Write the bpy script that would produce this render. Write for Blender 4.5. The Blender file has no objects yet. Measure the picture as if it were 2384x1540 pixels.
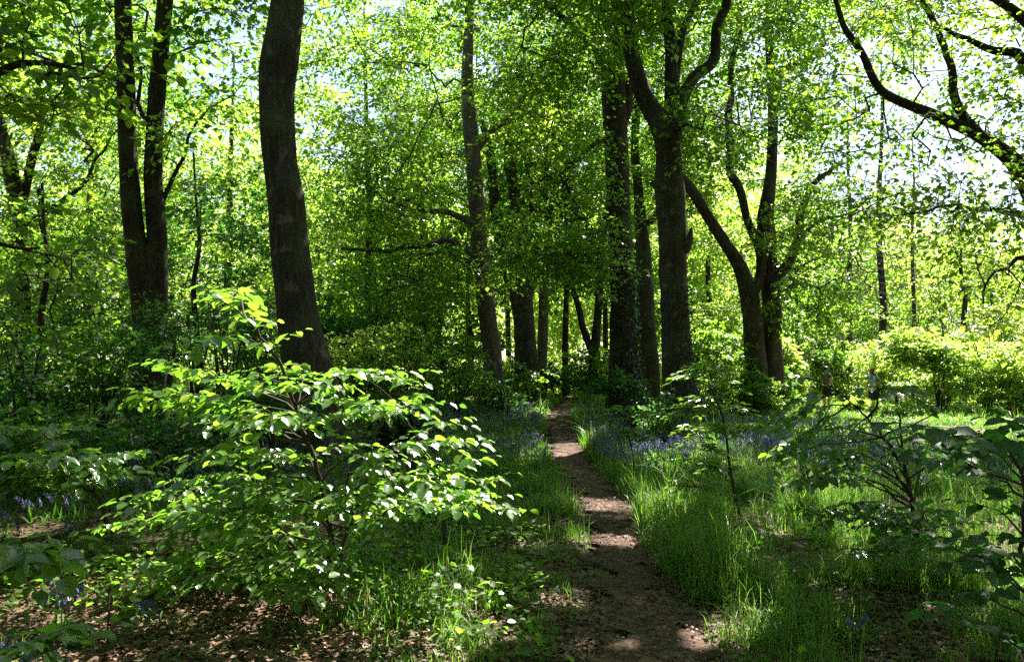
import bpy, math, random
import numpy as np
from mathutils import Vector
R = math.radians
sc = bpy.context.scene
COL = sc.collection

# ------------------------------------------------------------------ camera, sky, sun, exposure
CAMZ = 1.6
FPX = 804.0                      # focal length in pixels of the 1024 wide frame
HOR = 375.0                      # row of the horizon in that frame
cam = bpy.data.cameras.new('camera'); camo = bpy.data.objects.new('camera', cam); COL.objects.link(camo)
cam.sensor_width = 36.0; cam.lens = 36.0 * FPX / 1024.0
camo.location = (0, 0, CAMZ)
PITCH = math.atan((HOR - 330.5) / FPX)
camo.rotation_euler = (R(90) + PITCH, 0, 0)
cam.clip_end = 2000; cam.clip_start = 0.05
sc.camera = camo

SUN_EL, SUN_AZ = R(52), R(28)    # azimuth from +Y (ahead) towards +X (right)
SUN = np.array([math.sin(SUN_AZ) * math.cos(SUN_EL), math.cos(SUN_AZ) * math.cos(SUN_EL), math.sin(SUN_EL)])
w = bpy.data.worlds.new('World'); sc.world = w; w.use_nodes = True
wn = w.node_tree; bg = wn.nodes['Background']
sky = wn.nodes.new('ShaderNodeTexSky'); sky.sky_type = 'NISHITA'; sky.sun_disc = False
sky.sun_elevation = SUN_EL; sky.sun_rotation = SUN_AZ
sky.air_density = 1.0; sky.dust_density = 1.2; sky.ozone_density = 1.0
wn.links.new(sky.outputs[0], bg.inputs[0]); bg.inputs[1].default_value = 0.06
sl = bpy.data.lights.new('sun', 'SUN'); sl.energy = 5.0; sl.angle = R(0.53); sl.color = (1.0, 0.94, 0.84)
so = bpy.data.objects.new('sun', sl); COL.objects.link(so)
so.rotation_euler = Vector(tuple(SUN)).to_track_quat('Z', 'Y').to_euler()
so.location = (10, 20, 40)
vs = sc.view_settings; vs.view_transform = 'Standard'; vs.look = 'None'; vs.gamma = 1.0; vs.exposure = 2.45
cy = sc.cycles
cy.max_bounces = 8; cy.diffuse_bounces = 5; cy.glossy_bounces = 2; cy.transmission_bounces = 6; cy.transparent_max_bounces = 4
cy.sample_clamp_indirect = 6.0; cy.caustics_reflective = False; cy.caustics_refractive = False
cy.use_denoising = False

# ------------------------------------------------------------------ helpers
DS = 1024.0 / 2384.0             # the photograph was measured in a 2384 pixel wide view
cp, sp_ = math.cos(PITCH), math.sin(PITCH)
def P(u, v, d):
    """the point at depth d (metres ahead) seen at (u, v)"""
    a = (u * DS - 512.0) / FPX; b = (330.5 - v * DS) / FPX
    dy = cp - b * sp_; dz = sp_ + b * cp
    t = d / dy
    return np.array([a * t, d, CAMZ + dz * t])

def gz(x, y):
    x = np.asarray(x, float); y = np.asarray(y, float)
    rise = 0.02 * np.clip(y, -10, 34)
    right = np.clip((x - 3.5) / 6.0, 0, 1)
    rise = rise * (1 - 0.55 * right)
    left = np.clip((-x - 1.0) / 5.0, 0, 1) * np.clip((y - 6) / 8.0, 0, 1)
    z = rise + 0.35 * left
    z = z + 0.035 * np.sin(x * 1.3 + 0.7 * np.sin(y * 0.9)) * np.sin(y * 0.8 + 1.1) + 0.015 * np.sin(x * 3.1 + 1) * np.sin(y * 2.7)
    px = xpath(y)
    z = z - 0.05 * np.exp(-((x - px) / 0.5) ** 2) * np.clip((32 - y) / 4, 0, 1)
    return z

PY = np.array([-6, 2.0, 4.27, 6.6, 8.97, 12.8, 18.2, 27.4, 33.0])
PX = np.array([0.5, 0.68, 0.84, 0.88, 1.02, 0.94, 1.05, 1.65, 2.6])
PW = np.array([0.38, 0.36, 0.31, 0.21, 0.25, 0.30, 0.31, 0.27, 0.24])
def xpath(y): return np.interp(y, PY, PX)
def wpath(y): return np.interp(y, PY, PW)

def snoise(p, s, seed=0.0):
    q = p * s + seed
    x, y, z = q[..., 0], q[..., 1], q[..., 2]
    return (np.sin(x + 1.7 * np.sin(y * 0.8 + seed)) + np.sin(y * 1.1 + 1.3 * np.sin(z * 0.9 + 2)) + np.sin(z * 1.2 + 1.5 * np.sin(x * 0.7 + 4))) / 3.0

def mk(name, V, faces, mats, mi=None, tint=None, smooth=True, parent=None, loc=None, uv=None):
    """one mesh object from numpy data; faces is a list of (n,k) int arrays"""
    V = np.asarray(V, dtype=np.float32)
    faces = [f for f in faces if len(f)]
    me = bpy.data.meshes.new(name)
    me.vertices.add(len(V)); me.vertices.foreach_set('co', V.ravel())
    idx = np.concatenate([f.ravel() for f in faces]).astype(np.int32)
    tot = np.concatenate([np.full(len(f), f.shape[1], np.int32) for f in faces])
    st = np.concatenate([[0], np.cumsum(tot)[:-1]]).astype(np.int32)
    me.loops.add(len(idx)); me.loops.foreach_set('vertex_index', idx)
    me.polygons.add(len(tot)); me.polygons.foreach_set('loop_start', st); me.polygons.foreach_set('loop_total', tot)
    for m in mats: me.materials.append(m)
    if mi is not None: me.polygons.foreach_set('material_index', np.asarray(mi, np.int32))
    me.update(calc_edges=True)
    me.polygons.foreach_set('use_smooth', np.full(len(tot), smooth, bool))
    if tint is not None:
        a = me.attributes.new('tint', 'FLOAT', 'FACE'); a.data.foreach_set('value', np.asarray(tint, np.float32))
    if uv is not None:
        a = me.attributes.new('blade', 'FLOAT2', 'POINT'); a.data.foreach_set('vector', np.asarray(uv, np.float32).ravel())
    o = bpy.data.objects.new(name, me); COL.objects.link(o)
    if parent is not None: o.parent = parent
    if loc is not None: o.location = loc
    return o

def props(o, label=None, cat=None, group=None, kind=None):
    if label: o['label'] = label
    if cat: o['category'] = cat
    if group: o['group'] = group
    if kind: o['kind'] = kind
    return o
def empty(name, loc, label=None, cat=None, group=None):
    o = bpy.data.objects.new(name, None); COL.objects.link(o); o.location = tuple(loc); o.empty_display_size = 0.2
    return props(o, label, cat, group)

def smooth_poly(pts, rad, step):
    pts = np.asarray(pts, float); rad = np.asarray(rad, float)
    n = len(pts); out = []; ro = []
    ext = np.vstack([2 * pts[0] - pts[1], pts, 2 * pts[-1] - pts[-2]])
    for i in range(n - 1):
        p0, p1, p2, p3 = ext[i], ext[i + 1], ext[i + 2], ext[i + 3]
        k = max(1, int(np.linalg.norm(p2 - p1) / step))
        for j in range(k):
            t = j / k
            out.append(0.5 * ((2 * p1) + (-p0 + p2) * t + (2 * p0 - 5 * p1 + 4 * p2 - p3) * t * t + (-p0 + 3 * p1 - 3 * p2 + p3) * t ** 3))
            ro.append(rad[i] * (1 - t) + rad[i + 1] * t)
    out.append(pts[-1]); ro.append(rad[-1])
    return np.array(out), np.array(ro)

def tube(pts, rad, ns, seed=0.0, rough=0.0, flare=None):
    pts = np.asarray(pts, float); n = len(pts)
    tan = np.gradient(pts, axis=0); tan /= np.linalg.norm(tan, axis=1)[:, None] + 1e-9
    ref = np.array([0.0, 1.0, 0.02]) if abs(tan[:, 1]).mean() < 0.8 else np.array([1.0, 0, 0])
    a = np.cross(tan, ref); a /= np.linalg.norm(a, axis=1)[:, None] + 1e-9
    b = np.cross(tan, a)
    th = np.linspace(0, 2 * np.pi, ns, endpoint=False)
    rr = np.asarray(rad)[:, None] * np.ones(ns)[None]
    if flare is not None: rr = rr * flare(pts, th)
    V = pts[:, None, :] + rr[:, :, None] * (np.cos(th)[None, :, None] * a[:, None, :] + np.sin(th)[None, :, None] * b[:, None, :])
    if rough:
        nz = snoise(V, 3.1, seed) * 0.5 + snoise(V * np.array([1, 1, 0.35]), 9.0, seed + 3) * 0.25 + snoise(V * np.array([1, 1, 0.25]), 25.0, seed + 5) * 0.12
        dirv = V - pts[:, None, :]
        kn = 1 + rough * nz
        if ns >= 14:      # knots and swellings
            rk = np.random.default_rng(int(seed * 7) + 3)
            for _ in range(int(len(pts) / 9)):
                i0 = rk.integers(0, len(pts)); t0 = rk.uniform(0, 2 * np.pi); am = rk.uniform(0.04, 0.16); wz = rk.uniform(0.08, 0.2)
                dz_ = np.linalg.norm(pts - pts[i0], axis=1) / wz; dt = (np.angle(np.exp(1j * (th - t0)))) / rk.uniform(0.3, 0.6)
                kn = kn + am * np.exp(-(dz_[:, None] ** 2 + dt[None] ** 2)) - 0.7 * am * np.exp(-((dz_[:, None] * 2.6) ** 2 + (dt[None] * 2.6) ** 2))
            kn = kn + 0.02 * np.sin(th * 5 + seed)[None] * np.sin(np.arange(len(pts)) * 0.05 + seed)[:, None]
        V = pts[:, None, :] + dirv * kn[:, :, None]
    V = V.reshape(-1, 3)
    i = np.arange(n - 1)[:, None] * ns; j = np.arange(ns)[None]; j2 = (j + 1) % ns
    F = np.stack([i + j, i + j2, i + ns + j2, i + ns + j], -1).reshape(-1, 4)
    return V, F

def prisms(A, B, ra, rb, ns=4):
    """many straight tapered twigs at once"""
    n = len(A); t = B - A; L = np.linalg.norm(t, axis=1)[:, None] + 1e-9; t = t / L
    ref = np.where(np.abs(t[:, 2:3]) > 0.9, np.array([[1.0, 0, 0]]), np.array([[0, 0, 1.0]]))
    a = np.cross(t, ref); a /= np.linalg.norm(a, axis=1)[:, None] + 1e-9; b = np.cross(t, a)
    th = np.linspace(0, 2 * np.pi, ns, endpoint=False)
    off = np.cos(th)[None, :, None] * a[:, None] + np.sin(th)[None, :, None] * b[:, None]
    B2 = B + t * rb[:, None] * 0.4
    VA = A[:, None] + off * ra[:, None, None]; VB = B2[:, None] + off * rb[:, None, None]
    V = np.concatenate([VA, VB], 1).reshape(-1, 3)
    base = (np.arange(n) * 2 * ns)[:, None]; j = np.arange(ns)[None]; j2 = (j + 1) % ns
    F = np.stack([base + j, base + j2, base + ns + j2, base + ns + j], -1).reshape(-1, 4)
    return V, F

def norm(v): return v / (np.linalg.norm(v, axis=-1, keepdims=True) + 1e-9)

# leaf templates: (length along y, width along x, normal z), unit length
def tmpl_simple():      # four corners folded at the midrib: one kite
    V = np.array([[0, 0, 0], [0.36, 0.45, 0.10], [0, 1, -0.06], [-0.36, 0.45, 0.10]])
    return V, np.array([[0, 1, 2, 3]])
def tmpl_hex():
    V = np.array([[0, 0, 0], [0.30, 0.22, 0.07], [0.34, 0.62, 0.05], [0, 1, -0.10], [-0.34, 0.62, 0.05], [-0.30, 0.22, 0.07], [0, 0.45, -0.03]])
    return V, np.array([[0, 1, 2, 6], [6, 2, 3, 4], [0, 6, 4, 5]])
def tmpl_beech():
    st = [0, .10, .28, .48, .68, .86, 1.0]; wd = [0.0, .20, .33, .36, .29, .15, 0.0]
    V = []; 
    for k, (t, q) in enumerate(zip(st, wd)):
        dz = -0.22 * t * t
        if k in (0, 6): V.append([0, t, dz]); continue
        e = 0.02 * (1 if k % 2 else -1)
        V += [[-q, t + e * .5, dz + 0.09 + e], [0, t, dz], [q, t - e * .5, dz + 0.09 - e]]
    V = np.array(V); F4 = []; F3 = []
    # 0 | 1 2 3 | 4 5 6 | ... | 13 14 15 | 16
    F3 += [[0, 2, 1], [0, 3, 2]]
    for k in range(4):
        a = 1 + 3 * k; F4 += [[a, a + 1, a + 4, a + 3], [a + 1, a + 2, a + 5, a + 4]]
    F3 += [[13, 14, 16], [14, 15, 16]]
    return V, np.array(F4), np.array(F3)
T_S, T_H, T_B = tmpl_simple(), tmpl_hex(), tmpl_beech()

def place_leaves(pos, dirv, nrm, size, tmpl, width=1.0):
    """V, [faces], faces-per-leaf for leaves at pos pointing along dirv with normal nrm"""
    TV = tmpl[0]; n = len(pos)
    y = norm(dirv); x = norm(np.cross(y, nrm)); z = np.cross(x, y)
    wv = width if np.ndim(width) else np.full(n, width)
    V = pos[:, None] + size[:, None, None] * (TV[None, :, 0:1] * x[:, None] * wv[:, None, None] + TV[None, :, 1:2] * y[:, None] + TV[None, :, 2:3] * z[:, None])
    nv = len(TV)
    Fs = [(F[None] + (np.arange(n) * nv)[:, None, None]).reshape(-1, F.shape[1]) for F in tmpl[1:]]
    reps = [len(F) for F in tmpl[1:]]
    return V.reshape(-1, 3), Fs, reps

class Acc:
    """collects geometry of one part; two material slots"""
    def __init__(s): s.V = []; s.n = 0; s.F = []; s.M = []; s.T = []
    def add(s, V, Fs, mi, tint=0.5):
        for F in Fs:
            if len(F) == 0: continue
            s.F.append(F + s.n); s.M.append(np.full(len(F), mi)); s.T.append(np.broadcast_to(np.asarray(tint, float), (len(F),)) if np.ndim(tint) == 0 else tint)
        s.V.append(V); s.n += len(V)
    def leaves(s, pos, dirv, nrm, size, tmpl, mi, tint, width=1.0):
        if len(pos) == 0: return
        V, Fs, reps = place_leaves(pos, dirv, nrm, size, tmpl, width)
        for F, r in zip(Fs, reps):
            s.F.append(F + s.n); s.M.append(np.full(len(F), mi)); s.T.append(np.repeat(tint, r))
        s.V.append(V); s.n += len(V)
    def build(s, name, mats, parent=None, loc=None, smooth=True, origin=None):
        if not s.V: return None
        V = np.concatenate(s.V)
        if origin is not None: V = V - np.asarray(origin)
        return mk(name, V, s.F, mats, np.concatenate(s.M), np.concatenate(s.T), smooth, parent, loc)

# ------------------------------------------------------------------ materials
def nodes(name):
    m = bpy.data.materials.new(name); m.use_nodes = True; nt = m.node_tree
    for n in list(nt.nodes): nt.nodes.remove(n)
    out = nt.nodes.new('ShaderNodeOutputMaterial'); return m, nt, out
def N(nt, t, **kw):
    n = nt.nodes.new(t)
    for k, v in kw.items(): setattr(n, k, v)
    return n
def ramp(nt, fac, stops):
    r = N(nt, 'ShaderNodeValToRGB'); e = r.color_ramp.elements
    while len(e) < len(stops): e.new(0.5)
    for i, (p, c) in enumerate(stops): e[i].position = p; e[i].color = (*c, 1)
    nt.links.new(fac, r.inputs[0]); return r.outputs[0]
def leaf_mat(name, cols, tcols, mix=0.5, rough=0.45, spec=0.4):
    m, nt, out = nodes(name)
    at = N(nt, 'ShaderNodeAttribute', attribute_name='tint')
    c = ramp(nt, at.outputs['Fac'], cols); tc = ramp(nt, at.outputs['Fac'], tcols)
    pb = N(nt, 'ShaderNodeBsdfPrincipled'); pb.inputs['Roughness'].default_value = rough; pb.inputs['Specular IOR Level'].default_value = spec
    nt.links.new(c, pb.inputs['Base Color'])
    tr = N(nt, 'ShaderNodeBsdfTranslucent'); nt.links.new(tc, tr.inputs['Color'])
    mx = N(nt, 'ShaderNodeMixShader'); mx.inputs[0].default_value = mix
    nt.links.new(pb.outputs[0], mx.inputs[1]); nt.links.new(tr.outputs[0], mx.inputs[2]); nt.links.new(mx.outputs[0], out.inputs[0])
    return m
def tri(a, b, c): return [(0.0, a), (0.5, b), (1.0, c)]
M_BEECH = leaf_mat('beech_leaf', tri((0.045, 0.10, 0.016), (0.06, 0.125, 0.018), (0.09, 0.15, 0.022)),
                   tri((0.12, 0.34, 0.02), (0.28, 0.53, 0.03), (0.52, 0.70, 0.06)), 0.52, 0.38, 0.5)
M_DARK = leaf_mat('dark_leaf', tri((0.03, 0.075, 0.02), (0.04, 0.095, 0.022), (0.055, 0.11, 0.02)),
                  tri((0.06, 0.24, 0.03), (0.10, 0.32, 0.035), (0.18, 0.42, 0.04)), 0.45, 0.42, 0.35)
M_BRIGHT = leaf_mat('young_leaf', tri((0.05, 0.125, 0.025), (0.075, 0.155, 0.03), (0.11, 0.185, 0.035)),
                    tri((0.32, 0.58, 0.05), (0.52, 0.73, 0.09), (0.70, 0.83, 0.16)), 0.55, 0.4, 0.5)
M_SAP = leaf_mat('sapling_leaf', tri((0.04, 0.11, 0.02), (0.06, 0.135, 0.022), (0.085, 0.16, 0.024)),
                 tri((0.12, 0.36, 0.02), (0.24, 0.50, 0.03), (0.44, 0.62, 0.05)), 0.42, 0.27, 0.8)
M_IVY = leaf_mat('ivy_leaf', tri((0.015, 0.04, 0.012), (0.02, 0.055, 0.015), (0.035, 0.075, 0.02)),
                 tri((0.04, 0.12, 0.01), (0.06, 0.16, 0.01), (0.1, 0.2, 0.02)), 0.25, 0.35, 0.5)
M_GRASS = leaf_mat('grass_blade', tri((0.04, 0.10, 0.015), (0.06, 0.14, 0.02), (0.16, 0.17, 0.05)),
                   tri((0.10, 0.32, 0.02), (0.20, 0.46, 0.03), (0.42, 0.44, 0.14)), 0.5, 0.42, 0.4)
M_LITTER = leaf_mat('dead_leaf', tri((0.07, 0.036, 0.022), (0.16, 0.09, 0.056), (0.34, 0.225, 0.155)),
                    tri((0.12, 0.05, 0.02), (0.22, 0.11, 0.05), (0.3, 0.18, 0.08)), 0.12, 0.6, 0.3)
M_BELL = leaf_mat('bluebell_petal', tri((0.11, 0.10, 0.28), (0.17, 0.15, 0.36), (0.30, 0.27, 0.50)),
                  tri((0.13, 0.12, 0.38), (0.2, 0.18, 0.46), (0.32, 0.29, 0.56)), 0.35, 0.5, 0.3)

def bark(name, c1, c2, c3, scale=1.0, bump=0.35):
    m, nt, out = nodes(name)
    tc = N(nt, 'ShaderNodeTexCoord'); mp = N(nt, 'ShaderNodeMapping'); mp.inputs['Scale'].default_value = (9 * scale, 9 * scale, 1.6 * scale)
    nt.links.new(tc.outputs['Object'], mp.inputs[0])
    n1 = N(nt, 'ShaderNodeTexNoise'); n1.inputs['Scale'].default_value = 3.0; n1.inputs['Detail'].default_value = 9; n1.inputs['Roughness'].default_value = 0.65
    nt.links.new(mp.outputs[0], n1.inputs[0])
    n2 = N(nt, 'ShaderNodeTexNoise'); n2.inputs['Scale'].default_value = 1.1; n2.inputs['Detail'].default_value = 4
    nt.links.new(tc.outputs['Object'], n2.inputs[0])
    c = ramp(nt, n1.outputs[0], [(0.3, c1), (0.52, c2), (0.75, c3)])
    g = N(nt, 'ShaderNodeMixRGB'); g.blend_type = 'MIX'; g.inputs[2].default_value = (0.085, 0.095, 0.05, 1)
    f = ramp(nt, n2.outputs[0], [(0.5, (0, 0, 0)), (0.72, (0.6, 0.6, 0.6))])
    nt.links.new(f, g.inputs[0]); nt.links.new(c, g.inputs[1])
    n3 = N(nt, 'ShaderNodeTexNoise'); n3.inputs['Scale'].default_value = 3.6; n3.inputs['Detail'].default_value = 7; n3.inputs['Roughness'].default_value = 0.7
    nt.links.new(tc.outputs['Object'], n3.inputs[0])
    f3 = ramp(nt, n3.outputs[0], [(0.56, (0, 0, 0)), (0.66, (0.75, 0.75, 0.75))])
    g3 = N(nt, 'ShaderNodeMixRGB'); g3.inputs[2].default_value = (*[min(1, q * 1.5) for q in c3], 1); nt.links.new(f3, g3.inputs[0]); nt.links.new(g.outputs[0], g3.inputs[1])
    pb = N(nt, 'ShaderNodeBsdfPrincipled'); pb.inputs['Roughness'].default_value = 0.85; pb.inputs['Specular IOR Level'].default_value = 0.2
    nt.links.new(g3.outputs[0], pb.inputs['Base Color'])
    bp = N(nt, 'ShaderNodeBump'); bp.inputs['Strength'].default_value = bump; bp.inputs['Distance'].default_value = 0.03
    nt.links.new(n1.outputs[0], bp.inputs['Height']); nt.links.new(bp.outputs[0], pb.inputs['Normal'])
    nt.links.new(pb.outputs[0], out.inputs[0]); return m
M_BARK = bark('beech_bark', (0.014, 0.010, 0.007), (0.036, 0.026, 0.019), (0.08, 0.06, 0.046), bump=0.8)
M_BARK2 = bark('smooth_grey_bark', (0.018, 0.013, 0.010), (0.045, 0.034, 0.026), (0.11, 0.088, 0.07), 0.7, 0.5)
M_PALE = bark('flaking_pale_bark', (0.05, 0.036, 0.027), (0.11, 0.083, 0.066), (0.24, 0.19, 0.155), 1.0, 0.9)
M_TWIG = bark('twig_bark', (0.035, 0.028, 0.02), (0.06, 0.048, 0.035), (0.09, 0.075, 0.06), 2.0, 0.2)

def soil(name, c1, c2, c3, sc1=6.0, moss=None):
    m, nt, out = nodes(name)
    tc = N(nt, 'ShaderNodeTexCoord')
    n1 = N(nt, 'ShaderNodeTexNoise'); n1.inputs['Scale'].default_value = sc1; n1.inputs['Detail'].default_value = 10; n1.inputs['Roughness'].default_value = 0.7
    v = N(nt, 'ShaderNodeTexVoronoi'); v.inputs['Scale'].default_value = 26.0; v.inputs['Randomness'].default_value = 1.0
    nt.links.new(tc.outputs['Object'], n1.inputs[0]); nt.links.new(tc.outputs['Object'], v.inputs[0])
    sep = N(nt, 'ShaderNodeSeparateColor'); nt.links.new(v.outputs['Color'], sep.inputs[0])
    mx = N(nt, 'ShaderNodeMath', operation='MULTIPLY_ADD'); mx.inputs[1].default_value = 0.45
    nt.links.new(sep.outputs[0], mx.inputs[0]); 
    hm = N(nt, 'ShaderNodeMath', operation='MULTIPLY'); hm.inputs[1].default_value = 0.55; nt.links.new(n1.outputs[0], hm.inputs[0])
    nt.links.new(hm.outputs[0], mx.inputs[2])
    c = ramp(nt, mx.outputs[0], [(0.2, c1), (0.5, c2), (0.8, c3)])
    pb = N(nt, 'ShaderNodeBsdfPrincipled'); pb.inputs['Roughness'].default_value = 0.9; pb.inputs['Specular IOR Level'].default_value = 0.15
    if moss:
        n2 = N(nt, 'ShaderNodeTexNoise'); n2.inputs['Scale'].default_value = 0.9; n2.inputs['Detail'].default_value = 6
        nt.links.new(tc.outputs['Object'], n2.inputs[0])
        g = N(nt, 'ShaderNodeMixRGB'); g.inputs[2].default_value = (*moss, 1)
        f = ramp(nt, n2.outputs[0], [(0.42, (0, 0, 0)), (0.62, (0.85, 0.85, 0.85))])
        nt.links.new(f, g.inputs[0]); nt.links.new(c, g.inputs[1]); c = g.outputs[0]
    nt.links.new(c, pb.inputs['Base Color'])
    bp = N(nt, 'ShaderNodeBump'); bp.inputs['Strength'].default_value = 0.9; bp.inputs['Distance'].default_value = 0.03
    nt.links.new(mx.outputs[0], bp.inputs['Height']); nt.links.new(bp.outputs[0], pb.inputs['Normal'])
    nt.links.new(pb.outputs[0], out.inputs[0]); return m
M_GROUND = soil('woodland_soil', (0.05, 0.032, 0.02), (0.12, 0.08, 0.05), (0.22, 0.15, 0.1), moss=(0.07, 0.085, 0.03))
M_PATH = soil('trodden_earth', (0.035, 0.019, 0.013), (0.10, 0.058, 0.041), (0.22, 0.135, 0.10), 5.0, moss=(0.06, 0.038, 0.028))
def plain(name, col, rough=0.8):
    m, nt, out = nodes(name)
    tc = N(nt, 'ShaderNodeTexCoord'); n1 = N(nt, 'ShaderNodeTexNoise'); n1.inputs['Scale'].default_value = 12
    nt.links.new(tc.outputs['Object'], n1.inputs[0])
    c = ramp(nt, n1.outputs[0], [(0.3, tuple(x * 0.75 for x in col)), (0.7, tuple(min(1, x * 1.2) for x in col))])
    pb = N(nt, 'ShaderNodeBsdfPrincipled'); pb.inputs['Roughness'].default_value = rough
    nt.links.new(c, pb.inputs['Base Color']); nt.links.new(pb.outputs[0], out.inputs[0]); return m

# ------------------------------------------------------------------ gaps in the canopy where the sun comes through
# each gap: centre on the ground or on a plant (x, y, z), half widths
def G(u, v, rx, ry, z=None):
    """the ground point seen at (u, v)"""
    d = 5.0
    for _ in range(30):
        p = P(u, v, d); g = float(gz(p[0], p[1])); 
        dz = (330.5 - v * DS) / FPX; slope = (p[2] - CAMZ) / d
        d = min(40, max(2, (g - CAMZ) / slope)) if slope < -1e-4 else 30
    p = P(u, v, d)
    return (p[0], p[1], float(gz(p[0], p[1])), rx, ry)
GAPS = [
    G(220, 1380, 0.65, 0.42), G(120, 1420, 0.7, 0.35), G(60, 1230, 0.4, 0.3), G(40, 1330, 0.5, 0.3),
    G(1320, 1055, 0.7, 1.1), G(1390, 1180, 0.5, 0.5), G(1400, 1180, 0.35, 0.35), G(1420, 1270, 0.42, 0.3), G(1720, 1480, 0.3, 0.28),
    G(1290, 1400, 0.3, 0.25), G(1700, 1500, 0.35, 0.3), G(1240, 1080, 0.3, 0.3), G(1060, 1370, 0.4, 0.14), G(1180, 1270, 0.35, 0.12), G(1700, 1310, 0.25, 0.2), G(1550, 1230, 0.2, 0.5),
    G(1600, 1080, 1.0, 0.9), G(1450, 1040, 0.6, 0.8), G(1950, 1010, 1.6, 0.8), G(1750, 1060, 0.5, 0.4), G(2000, 1150, 0.3, 0.3),
    G(2300, 1000, 4.5, 2.5), G(2200, 1130, 0.5, 0.25), G(1250, 960, 0.6, 1.0), G(1130, 930, 1.0, 1.2), G(1400, 1520, 0.3, 0.1),
    G(2020, 1480, 0.25, 0.08), G(1780, 1240, 0.25, 0.15), G(400, 1250, 0.25, 0.2), G(900, 1500, 0.35, 0.1), G(1190, 1500, 0.2, 0.1),
    (-1.35, 5.0, 1.25, 1.15, 0.75), (-0.5, 5.0, 1.0, 0.7, 0.5), (-2.9, 5.2, 1.2, 0.35, 0.3), (-1.4, 4.3, 0.8, 0.5, 0.3), (-1.0, 5.2, 1.8, 0.5, 0.5),
    (-1.25, 5.2, 0.8, 1.6, 1.0), (-1.3, 5.0, 1.3, 1.5, 0.9), (-2.0, 4.9, 0.5, 0.8, 0.6),
    (1.9, 9.0, 1.2, 0.35, 0.4), (P(2200, 800, 27)[0], 27, 3.0, 5.0, 3.0), (P(2080, 800, 31)[0], 31, 2.0, 4.0, 2.0), (P(2330, 800, 25)[0], 25, 1.5, 4.0, 2.0), (P(2250, 800, 33)[0], 33, 1.5, 7.0, 3.5), (P(2150, 800, 38)[0], 38, 2.0, 8.0, 3.0),
]
def sun_keep(pos, rng, strength=0.992):
    keep = np.ones(len(pos), bool)
    if len(pos) == 0: return keep
    nz = rng.random(len(pos))
    wob = 0.35 * snoise(pos, 2.3, 1.0)
    for (cx, cy_, cz, rx, ry) in GAPS:
        k = (pos[:, 2] - cz) / SUN[2]
        hx = pos[:, 0] - SUN[0] * k - cx; hy = pos[:, 1] - SUN[1] * k - cy_
        q = (hx / rx) ** 2 + (hy / ry) ** 2
        keep &= ~((q < 1.0 + wob) & (pos[:, 2] > cz + 1.2) & (nz < strength))
    return keep

# ------------------------------------------------------------------ growing a crown
def grow(skel, tips, rng, seglen=0.7):
    """joins the tips to the skeleton by branches; returns points, parents, index of tip nodes"""
    ns = len(skel)
    pts = np.zeros((ns + len(tips) * 8 + 10, 3)); pts[:ns] = skel
    par = np.full(len(pts), -1, int); n = ns
    dd = np.array([np.min(np.sum((skel - t) ** 2, 1)) for t in tips])
    tipidx = []
    for t in tips[np.argsort(dd)]:
        q = pts[:n]; df = t - q; dist = np.sqrt((df ** 2).sum(1))
        cost = dist + 0.45 * np.maximum(0, -df[:, 2]) - 0.12 * np.clip(df[:, 2], 0, 2)
        j = int(np.argmin(cost)); L = dist[j]; a = pts[j]
        k = int(min(7, L / seglen)); prev = j
        side = rng.normal(0, 1, 3) * 0.09 * L
        for s in range(1, k + 1):
            f = s / (k + 1)
            if n >= len(pts) - 2: break
            pts[n] = a + (t - a) * f + side * math.sin(f * math.pi) + np.array([0, 0, 0.10 * L * math.sin(f * math.pi)]) + rng.normal(0, 0.05, 3) * min(L, 1.5)
            par[n] = prev; prev = n; n += 1
        if n >= len(pts) - 2: break
        pts[n] = t; par[n] = prev; tipidx.append(n); n += 1
    return pts[:n], par[:n], np.array(tipidx), ns

def radii(par, n, ns, r0, cap):
    acc = np.zeros(n); kids = np.zeros(n, int)
    for i in range(n - 1, ns - 1, -1):
        if acc[i] == 0: acc[i] = r0 ** 2.3
        if par[i] >= ns: acc[par[i]] += acc[i]
    r = acc ** (1 / 2.3)
    return np.minimum(r, cap)

def blob_tips(blobs, rng, gap=0.35, gs=1.1):
    out = []
    for (cx, cy_, cz, rx, ry, rz, n) in blobs:
        n = int(n * QN)
        k = 0; tries = 0; got = []
        m = n * 4
        v = rng.normal(0, 1, (m, 3)); v = norm(v) * (rng.random((m, 1)) ** 0.42)
        p = np.array([cx, cy_, cz]) + v * np.array([rx, ry, rz])
        nz = snoise(p * np.array([1, 1, 1.8]), gs, cx + cy_)
        p = p[nz > -gap]
        out.append(p[:n])
    return np.concatenate(out)

def sprays(centres, outward, rng, K, rad, size, flat=0.06, droop=0.4, nrm_noise=0.45, tilt=0.25):
    """flat drooping sprays of K leaves around each centre"""
    n = len(centres)
    c = np.repeat(centres, K, 0)
    o = outward.copy(); o[:, 2] *= 0.3; o = norm(o + rng.normal(0, 0.25, o.shape)); up = norm(np.array([0, 0, 1.0]) + rng.normal(0, tilt, (n, 3)))
    s = norm(np.cross(o, up)); up2 = np.cross(s, o)
    o, s, up2 = (np.repeat(q, K, 0) for q in (o, s, up2))
    rr = rad * np.sqrt(rng.random((n * K, 1))); th = rng.random((n * K, 1)) * 2 * np.pi
    a = rr * np.cos(th); b = rr * np.sin(th) * 0.6
    pos = c + o * (a + 0.25 * rad) + s * b + up2 * rng.normal(0, flat * rad, (n * K, 1))
    pos[:, 2] -= (droop * (rr[:, 0] / rad) ** 2 * rad)
    d = norm(o * (0.4 + 0.6 * np.cos(th)) + s * np.sin(th) * 0.9 + rng.normal(0, 0.35, (n * K, 3)) + np.array([0, 0, -0.25]))
    nr = norm(up2 + rng.normal(0, nrm_noise, (n * K, 3)))
    sz = size * (0.5 + 0.95 * rng.random(n * K) ** 1.3)
    return pos, d, nr, sz

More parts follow.
